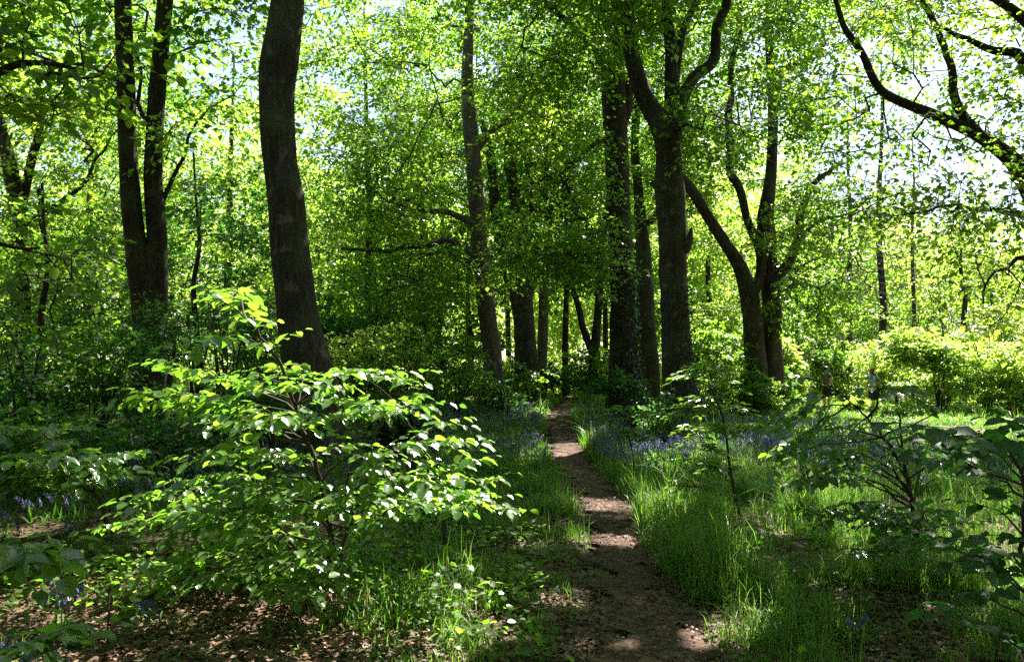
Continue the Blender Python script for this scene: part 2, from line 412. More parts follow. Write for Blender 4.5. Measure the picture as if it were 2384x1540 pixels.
def y_near(y): return y < 30

QN, QK, QS = 0.95, 0.8, 1.35               # how many twigs and leaves the crowns get
def tree(name, label, stems, blobs, seed, leaf=M_BEECH, barkm=M_BARK, size=0.095, K=62, rad=0.85, twig_r=0.009, group=None, cat='tree',
         limb_from=1, flare=1.0, tmpl=T_S, ntilt=0.2, nrm_noise=0.28, crown_z=2.2, keepsun=True, base_extend=True, gap=0.15, ns=18, vine=None, droop=0.25, tintm=0.5, part='crown', qs=1.0, trunk_z=0.0, kd=1.0, limb_tips=True):
    """stems: list of (points in metres, radii); the first ones up to limb_from are trunk, the rest are limbs"""
    rng = np.random.default_rng(seed)
    p0 = np.array(stems[0][0][0]); bx_, by_ = p0[0], p0[1]; bz = float(gz(bx_, by_))
    base = np.array([bx_, by_, bz])
    root = empty(name, base, label, cat, group)
    skel = []; skr = []; tr = Acc(); limbs = []; axis = []
    for i, (pp, rr) in enumerate(stems):
        pp = np.array(pp, float); rr = np.array(rr, float)
        if i == 0 and base_extend:
            pp = np.vstack([[bx_, by_, bz - 0.25], [bx_, by_, bz + 0.05], pp[1:]]) if pp[0, 2] <= bz + 0.3 else np.vstack([[bx_, by_, bz - 0.25], pp])
            if len(pp) > len(rr): rr = np.concatenate([[rr[0]] * (len(pp) - len(rr)), rr])
        ps, rs = smooth_poly(pp, rr, 0.12 if i < limb_from else 0.15)
        fl = None
        if i == 0 and flare:
            def fl(pts, th, bz=bz, r0=rr[0], sd=seed, fa=flare):
                h = np.clip((pts[:, 2] - bz) / 0.9, 0, 3)[:, None]
                return 1 + fa * np.exp(-h * 2.6) * (0.35 + 0.22 * np.sin(th * 4 + sd)[None] + 0.12 * np.sin(th * 7 + sd * 2)[None])
        if i >= limb_from and len(ps) > 4 and limb_from < 50:
            kk = rng.normal(0, 1, (len(ps), 3)); kk = (kk + np.roll(kk, 1, 0) + np.roll(kk, 2, 0)) / 3; fa_ = np.linspace(0, 1, len(ps))[:, None]
            ps = ps + kk * 0.045 * fa_ + 0.07 * fa_ * np.stack([np.sin(np.arange(len(ps)) * .55 + seed), np.cos(np.arange(len(ps)) * .4), np.sin(np.arange(len(ps)) * .8 + seed)], 1)
        V, F = tube(ps, rs, ns if i < limb_from else 10, seed + i, 0.10 if i < limb_from else 0.14, fl)
        if i < limb_from: tr.add(V, [F], 0)
        else:
            a = Acc(); a.add(V, [F], 0); limbs.append(a)
        sel = ps[:, 2] > (max(crown_z, trunk_z) if i < limb_from else crown_z)
        if i < limb_from and limb_from < 50: axis.append(ps)
        skel.append(ps[sel][::3]); skr.append(rs[sel][::3])
    tr.build('trunk', [barkm], root, origin=base)
    for a in limbs: a.build('limb', [barkm], root, origin=base)
    skel = np.concatenate(skel); skr = np.concatenate(skr)
    tips = blob_tips(blobs, rng, gap)
    if limb_tips:
        ex = []
        for i, (pp, rr) in enumerate(stems):
            if i < limb_from and not (i == 0 and 'spreading' in name): continue
            q, qr = smooth_poly(np.array(pp, float), np.array(rr, float), 0.3)
            q = q[(qr < 0.11) & (q[:, 2] > 2.5)]
            if len(q) < 3: continue
            L = len(q); k = rng.integers(int(L * .25), L, int(L * 2.2)); o = rng.normal(0, 1, (len(k), 3)) * np.array([.6, .5, .4]) + (q[k] - q[np.maximum(k - 2, 0)]) * 1.0
            ex.append(q[k] + o)
        if ex: tips = np.concatenate([tips] + ex)
    pts, par, ti, nsk = grow(skel, tips, rng)
    n = len(pts); r = radii(par, n, nsk, twig_r, 0.12)
    idx = np.arange(nsk, n); pr = par[idx]
    rp = np.where(pr < nsk, r[idx] * 1.15, r[np.maximum(pr, 0)]); rp = np.minimum(rp, r[idx] * 1.6)
    cr = Acc()
    thick = r[idx] > 0.014
    for sel, nside in ((thick, 6), (~thick, 3)):
        if sel.any():
            V, F = prisms(pts[pr[sel]], pts[idx[sel]], rp[sel], r[idx[sel]], nside); cr.add(V, [F], 1)
    thin = idx[r[idx] < 0.022]
    if axis:
        ax = np.concatenate(axis)[::2]; q = pts[thin]
        dm = np.full(len(q), 9.0)
        for p_ in ax: dm = np.minimum(dm, np.linalg.norm(q - p_, axis=1))
        thin = thin[dm > 0.75]
    out = pts[thin] - pts[par[thin]]
    pos, d, nr, sz = sprays(pts[thin], norm(out), rng, int(K * QK * kd), rad, size * QS * qs, tilt=ntilt, nrm_noise=nrm_noise, droop=droop)
    if y_near(p0[1]) and len(thin):
        m3 = np.repeat(thin, 4); pd = norm(out)[np.repeat(np.arange(len(thin)), 4)]; q0 = pts[m3]
        dv = norm(pd * np.array([1, 1, .3]) * 0.8 + rng.normal(0, .6, (len(m3), 3)) * np.array([1, 1, .35])) * rad * rng.uniform(.5, 1.0, (len(m3), 1)); dv[:, 2] -= 0.2 * rad * rng.random(len(m3))
        V, F = prisms(q0, q0 + dv, np.full(len(m3), twig_r * .55), np.full(len(m3), twig_r * .25), 3); cr.add(V, [F], 1)
    kp = pos[:, 2] > np.maximum(0.3, gz(pos[:, 0], pos[:, 1]) + 0.15)
    if keepsun: kp &= sun_keep(pos, rng)
    pos, d, nr, sz = pos[kp], d[kp], nr[kp], sz[kp]
    tint = np.clip(rng.normal(tintm, 0.16, len(pos)) + 0.34 * snoise(pos, 1.0, seed), 0, 1)
    cr.leaves(pos, d, nr, sz, tmpl, 0, tint)
    cr.build(part, [leaf, M_TWIG], root, origin=base, smooth=True)
    if vine is not None:        # ivy on the trunk
        z0, z1, cnt, side = vine
        v = Acc(); ps, rs = smooth_poly(np.array(stems[0][0], float), np.array(stems[0][1], float), 0.1)
        if ps[0, 2] > bz: ps = np.vstack([[ps[0, 0], ps[0, 1], bz], ps]); rs = np.concatenate([[rs[0]], rs])
        zz = z0 + (z1 - z0) * rng.random(cnt) ** 1.5
        cx_ = np.interp(zz, ps[:, 2], ps[:, 0]); cy2 = np.interp(zz, ps[:, 2], ps[:, 1]); rz_ = np.interp(zz, ps[:, 2], rs) * (1 + 0.35 * flare * np.exp(-2.6 * np.clip(zz - bz, 0, 3) / 0.9))
        th = rng.normal(side, 0.9, cnt) + 0.5 * np.sin(zz * 3)
        od = np.stack([np.cos(th), np.sin(th), np.zeros(cnt)], 1)
        pos = np.stack([cx_, cy2, zz], 1) + od * (rz_ + rng.uniform(0.0, 0.09, cnt))[:, None]
        v.leaves(pos, norm(rng.normal(0, 0.6, (cnt, 3)) + np.array([0, 0, -0.8])), norm(od + rng.normal(0, 0.45, (cnt, 3))), rng.uniform(0.05, 0.09, cnt), T_H, 0, rng.random(cnt), 1.3)
        v.build('ivy', [M_IVY], root, origin=base)
    return root

def px(poly, d):
    """polyline [(u, v, width)] or [(u, v, width, depth)] -> (points, radii) in metres"""
    pts = []; rr = []
    for q in poly:
        dd = q[3] if len(q) > 3 else d
        pts.append(P(q[0], q[1], dd)); rr.append(q[2] * DS / FPX * dd / 2)
    return pts, rr
def root_px(poly, d, H, top_r=0.08, lean=(0, 0)):
    """trunk polyline from the ground to height H: adds the ground end and the unseen top"""
    pts, rr = px(poly, d)
    p = pts[0]; g = float(gz(p[0], p[1]))
    if p[2] > g + 0.4:
        pts.insert(0, np.array([p[0], p[1], g])); rr.insert(0, rr[0])
    q = pts[-1]; v = norm(pts[-1] - pts[-2]); 
    if q[2] < H:
        m = (H - q[2])
        pts.append(q + v * m * 0.5 + np.array([0.2 + lean[0] * .5, 0.2 + lean[1] * .5, 0])); rr.append(rr[-1] * 0.7)
        pts.append(q + v * m + np.array([0.4 + lean[0], -0.3 + lean[1], 0])); rr.append(top_r)
    return pts, rr

# ------------------------------------------------------------------ the setting
def ground():
    xs = np.concatenate([np.linspace(-400, -30, 14), np.linspace(-26, -8, 40), np.linspace(-7.9, 7.9, 230), np.linspace(8, 26, 40), np.linspace(30, 400, 14)])
    ys = np.concatenate([np.linspace(-200, -12, 8), np.linspace(-10, 1, 22), np.linspace(1.1, 16, 220), np.linspace(16.2, 45, 110), np.linspace(48, 600, 22)])
    X, Y = np.meshgrid(xs, ys); Z = gz(X, Y)
    near = (np.abs(X) < 8) & (Y > 1) & (Y < 16)
    Z = Z + near * 0.012 * (np.sin(X * 17 + 3 * np.sin(Y * 11)) * np.sin(Y * 19 + 2 * np.sin(X * 13)))
    V = np.stack([X, Y, Z], -1).reshape(-1, 3); nx = len(xs)
    i = np.arange(len(ys) - 1)[:, None] * nx + np.arange(nx - 1)[None]
    F = np.stack([i, i + 1, i + nx + 1, i + nx], -1).reshape(-1, 4)
    o = mk('ground', V, [F], [M_GROUND]); o['kind'] = 'structure'
def path():
    ys = np.linspace(-5, 31.5, 520); V = []; nx = 15
    c = xpath(ys); hw = wpath(ys) * (1 + 0.14 * np.sin(ys * 3.1) + 0.08 * np.sin(ys * 7.7 + 1))
    k = np.ones(9) / 9; c = np.convolve(np.pad(c, 4, 'edge'), k, 'valid')
    t = np.linspace(-1, 1, nx)
    X = c[:, None] + hw[:, None] * t[None] + 0.05 * np.sin(ys * 5.3)[:, None]; Y = np.repeat(ys[:, None], nx, 1)
    X += (np.abs(t) > 0.6)[None] * (0.06 * np.sin(Y * 9 + t * 5) + 0.05 * np.sin(Y * 23 + t * 3) + 0.03 * np.sin(Y * 47 + t * 9))
    edge = np.clip((1 - np.abs(t)) / 0.3, 0, 1)
    Z = gz(X, Y) + 0.012 + 0.022 * edge[None] + 0.008 * np.sin(X * 21 + 2 * np.sin(Y * 9)) * np.sin(Y * 13)
    Z[:, 0] -= 0.04; Z[:, -1] -= 0.04
    V = np.stack([X, Y, Z], -1).reshape(-1, 3)
    i = np.arange(len(ys) - 1)[:, None] * nx + np.arange(nx - 1)[None]
    F = np.stack([i, i + 1, i + nx + 1, i + nx], -1).reshape(-1, 4)
    o = mk('path', V, [F], [M_PATH]); o['kind'] = 'structure'
ground(); path()

# ------------------------------------------------------------------ main trees
def auto(x, y, z, r, rz, n): return (x, y, z, r, r, rz, n)
pA = P(345, 600, 15)
tree('twin_stemmed_tree', 'dark tree forking low into two straight parallel stems, left of the thick leaning trunk',
     [root_px([(350, 820, 78), (342, 700, 68), (318, 580, 50), (300, 400, 41), (293, 200, 40), (286, 0, 38), (280, -250, 34)], 15, 15),
      (lambda s: (s[0][0:], s[1][0:]))(root_px([(362, 800, 40), (368, 700, 44), (366, 560, 46), (357, 400, 41), (364, 250, 39), (376, 100, 37), (386, -20, 36), (398, -260, 30)], 15.1, 14)),
      px([(352, 680, 34, 15), (352, 620, 34, 15), (346, 570, 20, 15)], 15),
      px([(372, 480, 14), (400, 420, 10), (430, 350, 8), (480, 270, 5)], 15.2),
      px([(352, 300, 16), (335, 270, 12), (322, 240, 12), (325, 200, 8), (318, 100, 5)], 15.1)],
     [auto(pA[0] - 1.0, 15, 11, 4.6, 3.6, 300), auto(pA[0] - 1.5, 13.5, 7.3, 2.2, 1.2, 50), auto(pA[0] + 0.3, 15, 5.6, 0.5, 1.0, 8)],
     11, limb_from=3, size=0.11, flare=0.6, crown_z=5.5, K=40)
pB = P(665, 500, 13)
tree('leaning_tree', 'thickest dark trunk, bowed and leaning left, standing behind the sunlit sapling',
     [root_px([(728, 940, 130), (716, 860, 112), (697, 760, 94), (683, 650, 90), (672, 550, 86), (665, 460, 86), (653, 380, 78), (646, 300, 80), (644, 220, 84), (650, 150, 88), (660, 80, 82), (669, 0, 78), (684, -220, 70)], 13, 15),
      px([(640, 190, 60), (622, 165, 36), (604, 158, 12)], 13)],
     [auto(pB[0] + 0.5, 13, 11.5, 4.5, 2.8, 280)],
     12, limb_from=2, kd=1.8, gap=0.4, barkm=M_BARK2, flare=0.5, crown_z=8, ns=26)
pC = P(1440, 400, 22)
tree('straight_beech', 'tall straight dark beech just behind and left of the burred forked beech',
     [root_px([(1458, 930, 84), (1452, 820, 66), (1450, 700, 58), (1445, 560, 54), (1440, 450, 54), (1433, 300, 58), (1427, 150, 58), (1421, 0, 52), (1416, -200, 44)], 22, 22),
      px([(1420, 160, 26, 22), (1395, 130, 22, 21.6), (1350, 90, 18, 21), (1310, 40, 15, 20.5), (1255, 0, 12, 20), (1180, -40, 9, 19)], 22),
      px([(1420, 60, 24), (1390, 20, 20), (1350, -20, 15), (1290, -70, 10)], 22),
      px([(1440, 340, 14), (1390, 330, 12), (1340, 380, 9), (1300, 430, 6)], 21.7),
      px([(1445, 300, 26), (1458, 250, 30), (1470, 190, 20), (1490, 100, 14)], 22)],
     [auto(pC[0] - 0.5, 22, 16, 6.0, 5.5, 420), (P(1310, 480, 21)[0], 20.5, P(1290, 480, 21)[2], 1.8, 2.0, 2.2, 80), (P(1330, 620, 20)[0], 20.5, P(1330, 620, 20)[2], 1.4, 1.4, 0.8, 34),
      (P(1290, 170, 20)[0], 20, P(1290, 170, 20)[2], 2.2, 2.2, 1.8, 80)],
     13, limb_from=1, kd=1.0, gap=0.25, trunk_z=9.5, flare=0.8, vine=(0.5, 5.0, 1500, -0.4), ns=22, droop=0.5)
pD = P(1558, 430, 18)
tree('burred_beech', 'burred beech trunk right of the path splitting into three rising limbs',
     [root_px([(1590, 990, 96), (1582, 900, 76), (1573, 760, 63), (1568, 640, 61), (1565, 540, 64), (1560, 450, 70), (1556, 410, 62), (1556, 350, 58), (1540, 290, 54), (1505, 235, 44), (1476, 150, 38), (1462, 60, 36), (1456, -60, 34), (1450, -220, 30)], 18, 17),
      px([(1556, 330, 60), (1572, 260, 44), (1562, 170, 32), (1560, 90, 28), (1550, -50, 24), (1540, -300, 14)], 18),
      px([(1560, 320, 50), (1585, 240, 34), (1618, 180, 28), (1660, 135, 26), (1673, 60, 24), (1692, -20, 22), (1720, -200, 12)], 18),
      px([(1570, 180, 24), (1585, 100, 20), (1610, 20, 16), (1640, -80, 10)], 18.2),
      px([(1545, 440, 30, 17.8), (1525, 428, 20, 17.7), (1514, 424, 8, 17.7)], 18),
      px([(1590, 580, 34, 17.9), (1604, 560, 22, 17.8), (1610, 530, 6, 17.8)], 18)],
     [auto(pD[0], 18, 12.5, 4.5, 3.5, 300), auto(P(1700, 150, 18)[0], 17.5, 7.2, 1.8, 1.0, 40), (P(1480, 560, 17)[0], 17, P(1480, 530, 17)[2], 0.7, 0.8, 0.5, 10),
      (P(1470, 40, 16)[0], 15.8, P(1470, 40, 16)[2], 0.8, 0.8, 0.5, 12)],
     14, limb_from=1, kd=1.7, barkm=M_BARK2, flare=0.7, vine=(0.4, 3.6, 1100, 0.2), ns=26, crown_z=3.5)
tree('double_beech', 'pair of grey stems rising from one base beyond the burred beech, curved limb reaching left',
     [root_px([(1762, 900, 56), (1756, 800, 48), (1744, 690, 44), (1722, 620, 34), (1688, 565, 28), (1640, 490, 25), (1602, 430, 24), (1570, 395, 20), (1540, 330, 14)], 26, 8),
      px([(1800, 910, 56), (1797, 800, 46), (1796, 700, 44), (1788, 620, 44), (1784, 540, 42), (1782, 500, 38), (1795, 400, 26), (1800, 250, 24), (1790, 100, 18), (1780, -100, 12)], 26.3),
      px([(1798, 650, 30), (1830, 620, 24), (1850, 575, 22), (1868, 490, 18), (1890, 430, 14), (1950, 380, 9)], 26.2),
      px([(1745, 690, 36), (1770, 640, 24), (1768, 580, 24), (1745, 520, 20), (1720, 440, 20), (1700, 380, 20), (1700, 200, 16), (1730, 0, 12)], 26),
      px([(1855, 560, 12), (1900, 520, 9), (1980, 490, 6), (2050, 440, 4)], 26.4)],
     [(P(1800, 200, 26)[0], 26, 12.5, 4.8, 4.5, 4.5, 420), (P(1950, 560, 26)[0], 25.5, P(1950, 560, 26)[2], 3.0, 2.5, 2.2, 190), (P(1640, 300, 26)[0], 27, P(1640, 330, 26)[2], 2.2, 2.2, 2.2, 100),
      (P(1900, 700, 26)[0], 26, P(1900, 700, 26)[2], 2.0, 1.6, 1.0, 50)],
     15, limb_from=2, kd=1.5, gap=0.35, barkm=M_BARK2, flare=0.5, crown_z=3, ns=16)
tree('pale_beech', 'pale flaking trunk left of the path, two bare dark limbs reaching left',
     [root_px([(1148, 840, 44), (1138, 760, 42), (1124, 640, 40), (1113, 520, 38), (1104, 400, 38), (1094, 280, 36), (1088, 180, 30), (1092, 60, 22), (1104, -100, 16)], 24, 18),
      px([(1108, 525, 20), (1075, 505, 16), (1030, 492, 15), (985, 488, 13), (955, 470, 11), (935, 485, 8), (905, 440, 6)], 23.8),
      px([(1108, 600, 22), (1080, 575, 17), (1040, 560, 15), (1000, 568, 13), (930, 578, 11), (860, 584, 9), (800, 570, 6)], 23.9),
      px([(1112, 610, 14), (1060, 600, 11), (1000, 585, 9), (950, 600, 6)], 23.6),
      px([(1100, 360, 20), (1150, 300, 16), (1200, 260, 13), (1260, 180, 9)], 24)],
     [(P(980, 200, 24)[0], 25.5, 13.5, 5.5, 4.5, 4.6, 420), (P(920, 400, 23)[0], 23, P(920, 400, 23)[2], 2.6, 2.2, 1.7, 110), (P(980, 640, 23)[0], 23, P(980, 650, 23)[2], 2.6, 1.8, 0.8, 60),
      (P(1235, 590, 23)[0], 22.5, P(1220, 580, 23)[2], 1.5, 1.4, 0.7, 45)],
     16, limb_from=1, trunk_z=8.5, barkm=M_PALE, flare=0.4, ns=16, droop=0.5)
tree('pollarded_tree', 'stout short trunk between the pale beech and the path, dividing into crowded upright limbs',
     [root_px([(1224, 830, 54), (1221, 760, 48), (1212, 690, 54), (1195, 650, 44), (1165, 560, 26), (1150, 450, 24), (1140, 350, 20), (1120, 280, 14)], 31, 10),
      px([(1216, 700, 46), (1228, 640, 34), (1205, 500, 30), (1190, 400, 28), (1185, 250, 22), (1180, 120, 14)], 31),
      px([(1190, 360, 18), (1230, 290, 15), (1290, 210, 11), (1330, 120, 7)], 31),
      px([(1225, 650, 30), (1250, 560, 20), (1230, 400, 18), (1240, 250, 12)], 31.2)],
     [(P(1200, 250, 31)[0], 31.5, 13, 5.5, 4, 5, 330)],
     17, limb_from=1, barkm=M_BARK2, flare=0.3, ns=16)
tree('slim_tree', 'slim reddish brown trunk close beside the stout short trunk',
     [root_px([(1262, 860, 24), (1264, 760, 24), (1266, 680, 22), (1272, 610, 20), (1280, 480, 18), (1270, 300, 14)], 33, 16)],
     [(P(1330, 300, 33)[0], 34, 12, 4.5, 3.5, 4.5, 260)], 18, barkm=M_PALE, flare=0.3, ns=12)
tree('hidden_beech', 'grey trunk half hidden behind and right of the straight beech',
     [root_px([(1512, 850, 46), (1505, 740, 40), (1500, 620, 38), (1492, 520, 30), (1485, 430, 22), (1478, 330, 20), (1490, 150, 16)], 28, 15),
      px([(1494, 520, 18), (1515, 515, 16), (1530, 490, 12), (1540, 430, 8)], 28)],
     [(P(1480, 300, 28)[0], 29, 12, 4.5, 4, 4.5, 280)], 19, limb_from=1, barkm=M_BARK2, flare=0.4, ns=14)
pK = P(2470, 900, 19)
tree('spreading_beech', 'right edge tree whose long dark limbs arch across the upper right corner',
     [([np.array([pK[0], 19, 0]), np.array([pK[0] + 0.0, 19, 1.5]), np.array([pK[0] - 0.25, 18.6, 3.2]), P(2440, 560, 17.5), P(2410, 470, 17), P(2380, 410, 16.6), P(2350, 365, 16.3), P(2270, 310, 16), P(2170, 265, 15.6), P(2080, 228, 15.3), P(2040, 195, 15.1), P(2005, 120, 15), P(1965, 62, 15), P(1945, 0, 15), P(1900, -80, 15)],
       [0.5, 0.42, 0.34, 0.25, 0.21, 0.18, 0.16, 0.125, 0.105, 0.085, 0.075, 0.065, 0.055, 0.045, 0.03]),
      px([(2275, 310, 26), (2232, 250, 20), (2212, 165, 18), (2190, 85, 15), (2150, 0, 12), (2120, -60, 8)], 15.9),
      px([(2470, 300, 40), (2384, 150, 26), (2330, 110, 20), (2270, 100, 14), (2200, 60, 8)], 15),
      px([(2440, 520, 40, 17), (2470, 300, 42, 15.5), (2500, 100, 34, 15), (2500, -200, 24, 15)], 16),
      px([(2450, 120, 30), (2384, 40, 24), (2310, 0, 18), (2250, -40, 12)], 14.5),
      px([(2440, 520, 24, 17), (2380, 500, 16, 16), (2300, 490, 10, 15.5), (2200, 500, 5, 15)], 16),
      px([(2450, 640, 20, 17), (2384, 600, 14, 16), (2350, 610, 9, 16), (2320, 640, 7, 15.7), (2290, 700, 4, 15.6)], 16),
      ([np.array([pK[0] - 0.25, 18.6, 3.2]), np.array([pK[0] + 0.3, 19.2, 6.5]), np.array([pK[0] + 0.2, 19.5, 11]), np.array([pK[0], 19, 15])], [0.34, 0.28, 0.2, 0.06])],
     [(P(2200, 200, 15.5)[0], 15.5, P(2200, 230, 15.5)[2], 3.0, 2.2, 1.6, 125), (P(2230, 460, 15.5)[0], 15.5, P(2230, 480, 15.5)[2], 2.2, 1.8, 0.45, 75), (pK[0], 19, 12, 5.0, 5, 3.5, 260),
      (P(2330, 330, 15.5)[0], 15.7, P(2330, 330, 15.5)[2], 1.6, 1.5, 0.9, 50), (P(2150, 0, 15)[0], 15, P(2150, -60, 15)[2], 3.0, 2.2, 1.4, 85)],
     20, limb_from=1, flare=0.8, crown_z=3, ns=20, K=30)
pL = P(40, 500, 21)
tree('left_edge_tree', 'gnarled dark trunk at the left edge behind the twin stemmed tree, boughs spreading both ways',
     [root_px([(50, 800, 46), (45, 620, 38), (40, 480, 36), (30, 420, 34), (15, 350, 30), (0, 280, 22), (-30, 100, 14)], 21, 10),
      px([(45, 480, 26), (70, 400, 20), (85, 310, 18), (110, 250, 9)], 21),
      px([(60, 520, 12), (130, 480, 11), (180, 440, 10), (215, 390, 8), (250, 340, 5)], 21),
      px([(90, 440, 10), (98, 520, 8), (105, 560, 5)], 21)],
     [(pL[0] + 0.5, 21.5, 10, 4.8, 4, 4.5, 360), (P(150, 600, 21)[0], 21, P(150, 600, 21)[2], 2.4, 2, 1.4, 80)], 21, limb_from=1, flare=0.4, ns=14)
# the sycamore out of frame on the left whose boughs hang into the top left corner
tree('overhanging_sycamore', 'dark large leaved boughs hanging into the top left corner',
     [([np.array([-9.2, 9.5, 0]), np.array([-9.1, 9.5, 3]), np.array([-8.9, 9.6, 7]), np.array([-8.8, 9.8, 12])], [0.32, 0.28, 0.22, 0.07]),
      ([np.array([-9.0, 9.5, 4.0]), np.array([-8.0, 10, 5.0]), np.array([-7.0, 10.5, 5.6]), np.array([-5.9, 11, 5.9])], [0.12, 0.09, 0.06, 0.02]),
      ([np.array([-9.0, 9.5, 2.6]), np.array([-8.0, 9.8, 3.3]), np.array([-7.0, 10.2, 3.5]), np.array([-6.3, 10.5, 3.2])], [0.09, 0.07, 0.04, 0.015])],
     [(-7.0, 10.8, 6.1, 1.9, 1.2, 1.0, 48), (-7.6, 10.4, 3.7, 1.0, 0.9, 0.5, 14), (-8.8, 9.8, 9.5, 3.5, 3.5, 3, 120)],
     22, leaf=M_BEECH, limb_from=1, size=0.12, K=16, rad=0.5, tmpl=T_H, crown_z=2.5)

# mid wood: trees whose trunks show between the main ones
MID = [
 # u, base width, d, lean du over the height, H, r, crown z, n, leaf, label
 (985, 24, 34, -10, 15, 4.5, 9.5, 170, M_BEECH, 'dark slender trunk in shade left of the pale beech'),
 (1020, 16, 37, 10, 14, 3.8, 8.5, 120, M_BEECH, 'thinner dark trunk next to the shaded slender one'),
 (1088, 20, 35, 20, 16, 4.5, 10, 220, M_BEECH, 'narrow trunk half hidden behind the pale beech'),
 (1318, 20, 36, 8, 15, 4.0, 10, 200, M_BEECH, 'thin straight dark trunk above the far end of the path'),
 (1378, 28, 34, 60, 14, 4.2, 10, 220, M_BEECH, 'crooked tree with low forked stems above the path, left of the straight beech'),
 (1410, 18, 40, -10, 15, 4.5, 10, 200, M_BEECH, 'faint thin trunk hard against the left side of the straight beech'),
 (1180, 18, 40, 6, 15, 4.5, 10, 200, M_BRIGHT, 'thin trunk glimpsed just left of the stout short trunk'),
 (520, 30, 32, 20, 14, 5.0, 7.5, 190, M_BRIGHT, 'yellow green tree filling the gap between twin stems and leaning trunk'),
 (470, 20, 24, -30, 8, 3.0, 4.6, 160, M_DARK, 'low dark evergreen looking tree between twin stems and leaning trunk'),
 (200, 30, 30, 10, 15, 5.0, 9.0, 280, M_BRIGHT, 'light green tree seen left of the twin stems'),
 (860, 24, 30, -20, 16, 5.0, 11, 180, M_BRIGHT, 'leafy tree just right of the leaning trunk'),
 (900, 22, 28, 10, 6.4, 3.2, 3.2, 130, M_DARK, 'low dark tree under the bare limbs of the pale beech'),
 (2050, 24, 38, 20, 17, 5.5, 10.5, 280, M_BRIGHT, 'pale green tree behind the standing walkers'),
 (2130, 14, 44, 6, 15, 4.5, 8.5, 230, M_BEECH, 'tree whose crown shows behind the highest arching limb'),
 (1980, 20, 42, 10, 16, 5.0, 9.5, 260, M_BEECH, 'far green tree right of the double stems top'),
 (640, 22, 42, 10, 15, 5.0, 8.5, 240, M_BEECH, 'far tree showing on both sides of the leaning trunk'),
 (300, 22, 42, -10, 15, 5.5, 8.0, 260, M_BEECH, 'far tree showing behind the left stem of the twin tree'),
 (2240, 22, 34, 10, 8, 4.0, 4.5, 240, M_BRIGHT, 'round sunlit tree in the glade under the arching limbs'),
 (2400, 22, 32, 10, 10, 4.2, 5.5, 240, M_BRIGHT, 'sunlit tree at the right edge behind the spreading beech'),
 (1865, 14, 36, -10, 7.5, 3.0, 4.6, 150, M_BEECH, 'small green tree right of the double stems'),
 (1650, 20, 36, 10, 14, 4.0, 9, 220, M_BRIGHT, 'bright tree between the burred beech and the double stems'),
 (90, 26, 17, 10, 5.5, 2.4, 2.9, 130, M_BEECH, 'bushy young tree low at the left edge under the gnarled boughs'),
]
for i, (u, bw, d, du, H, r, czz, n, lf, lab) in enumerate(MID):
    b = P(u, 850, d); rr = bw * DS / FPX * d / 2; x0 = b[0]; z0 = float(gz(x0, d)); rr *= 0.8
    ex = P(u + du, 850, d)[0] - x0
    rg = random.Random(i)
    st = [([np.array([x0, d, z0])] + [np.array([x0 + ex * f + rg.uniform(-.12, .12), d + rg.uniform(-.15, .15), z0 + (H - 0.5) * f]) for f in (0.12, 0.28, 0.45, 0.62, 0.8, 1.0)],
           [rr, rr * 0.95, rr * 0.85, rr * 0.75, rr * 0.6, rr * 0.4, 0.03])]
    if 'forked' in lab:
        st.append(([st[0][0][1], st[0][0][1] + np.array([-0.5, 0.1, 1.6]), st[0][0][1] + np.array([-0.9, 0.2, 3.6]), st[0][0][1] + np.array([-1.0, 0.2, 6])], [rr * 0.8, rr * 0.7, rr * 0.5, 0.03]))
    tree('slender_tree' if bw < 25 else 'woodland_tree', lab, st, [(x0 + ex, d, czz, r, r, H - czz, n), (x0 + ex, d, max(3.0, czz - 4), r * 0.6, r * 0.6, 1.2, n // 6)],
         40 + i, leaf=lf, barkm=M_BARK, size=0.13 if d > 28 else 0.11, K=50, rad=0.75, flare=0.35, tintm=0.45, ns=10, tmpl=T_S, crown_z=1.2, gap=0.3, keepsun=True)

# unseen trees added beside and behind the camera: their crowns shade the foreground
for i, (x, y, H, cx_, cy2, cz, r, rz, n) in enumerate([(8.8, 9.0, 15, 4.6, 10.0, 10.5, 4.6, 2.6, 260), (-5.5, -3.5, 15, -4.0, -1.5, 10, 5.0, 3.0, 200), (5.5, -3.0, 15, 4.5, 0.5, 10, 5.0, 3.0, 220),
        (0.5, -9.0, 15, 0.5, -6, 9.5, 5.5, 3.5, 200), (13, 2.5, 15, 12, 4, 9, 5, 4, 200), (-13, 2.0, 15, -11, 4, 9, 5, 4, 220), (15.5, 13, 15, 14, 13, 9, 5, 4, 220), (-14.5, 13, 15, -13, 13, 9, 5, 4, 220)]):
    z0 = float(gz(x, y))
    tree('woodland_tree', 'tall leafy beech added outside the frame to shade the scene', [([np.array([x, y, z0]), np.array([x + .1, y, 3.0]), np.array([x * .95 + cx_ * .05, y, 6.5]), np.array([(x + cx_) / 2, (y + cy2) / 2, 11]), np.array([cx_, cy2, 12.8])], [0.32, 0.28, 0.24, 0.14, 0.04])],
         [(cx_, cy2, cz, r, r, rz, n)], 80 + i, size=0.13, K=34, rad=0.6, group='beeches outside the frame', crown_z=4.0, kd=3.6, gap=0.8, flare=0.5, ns=14)

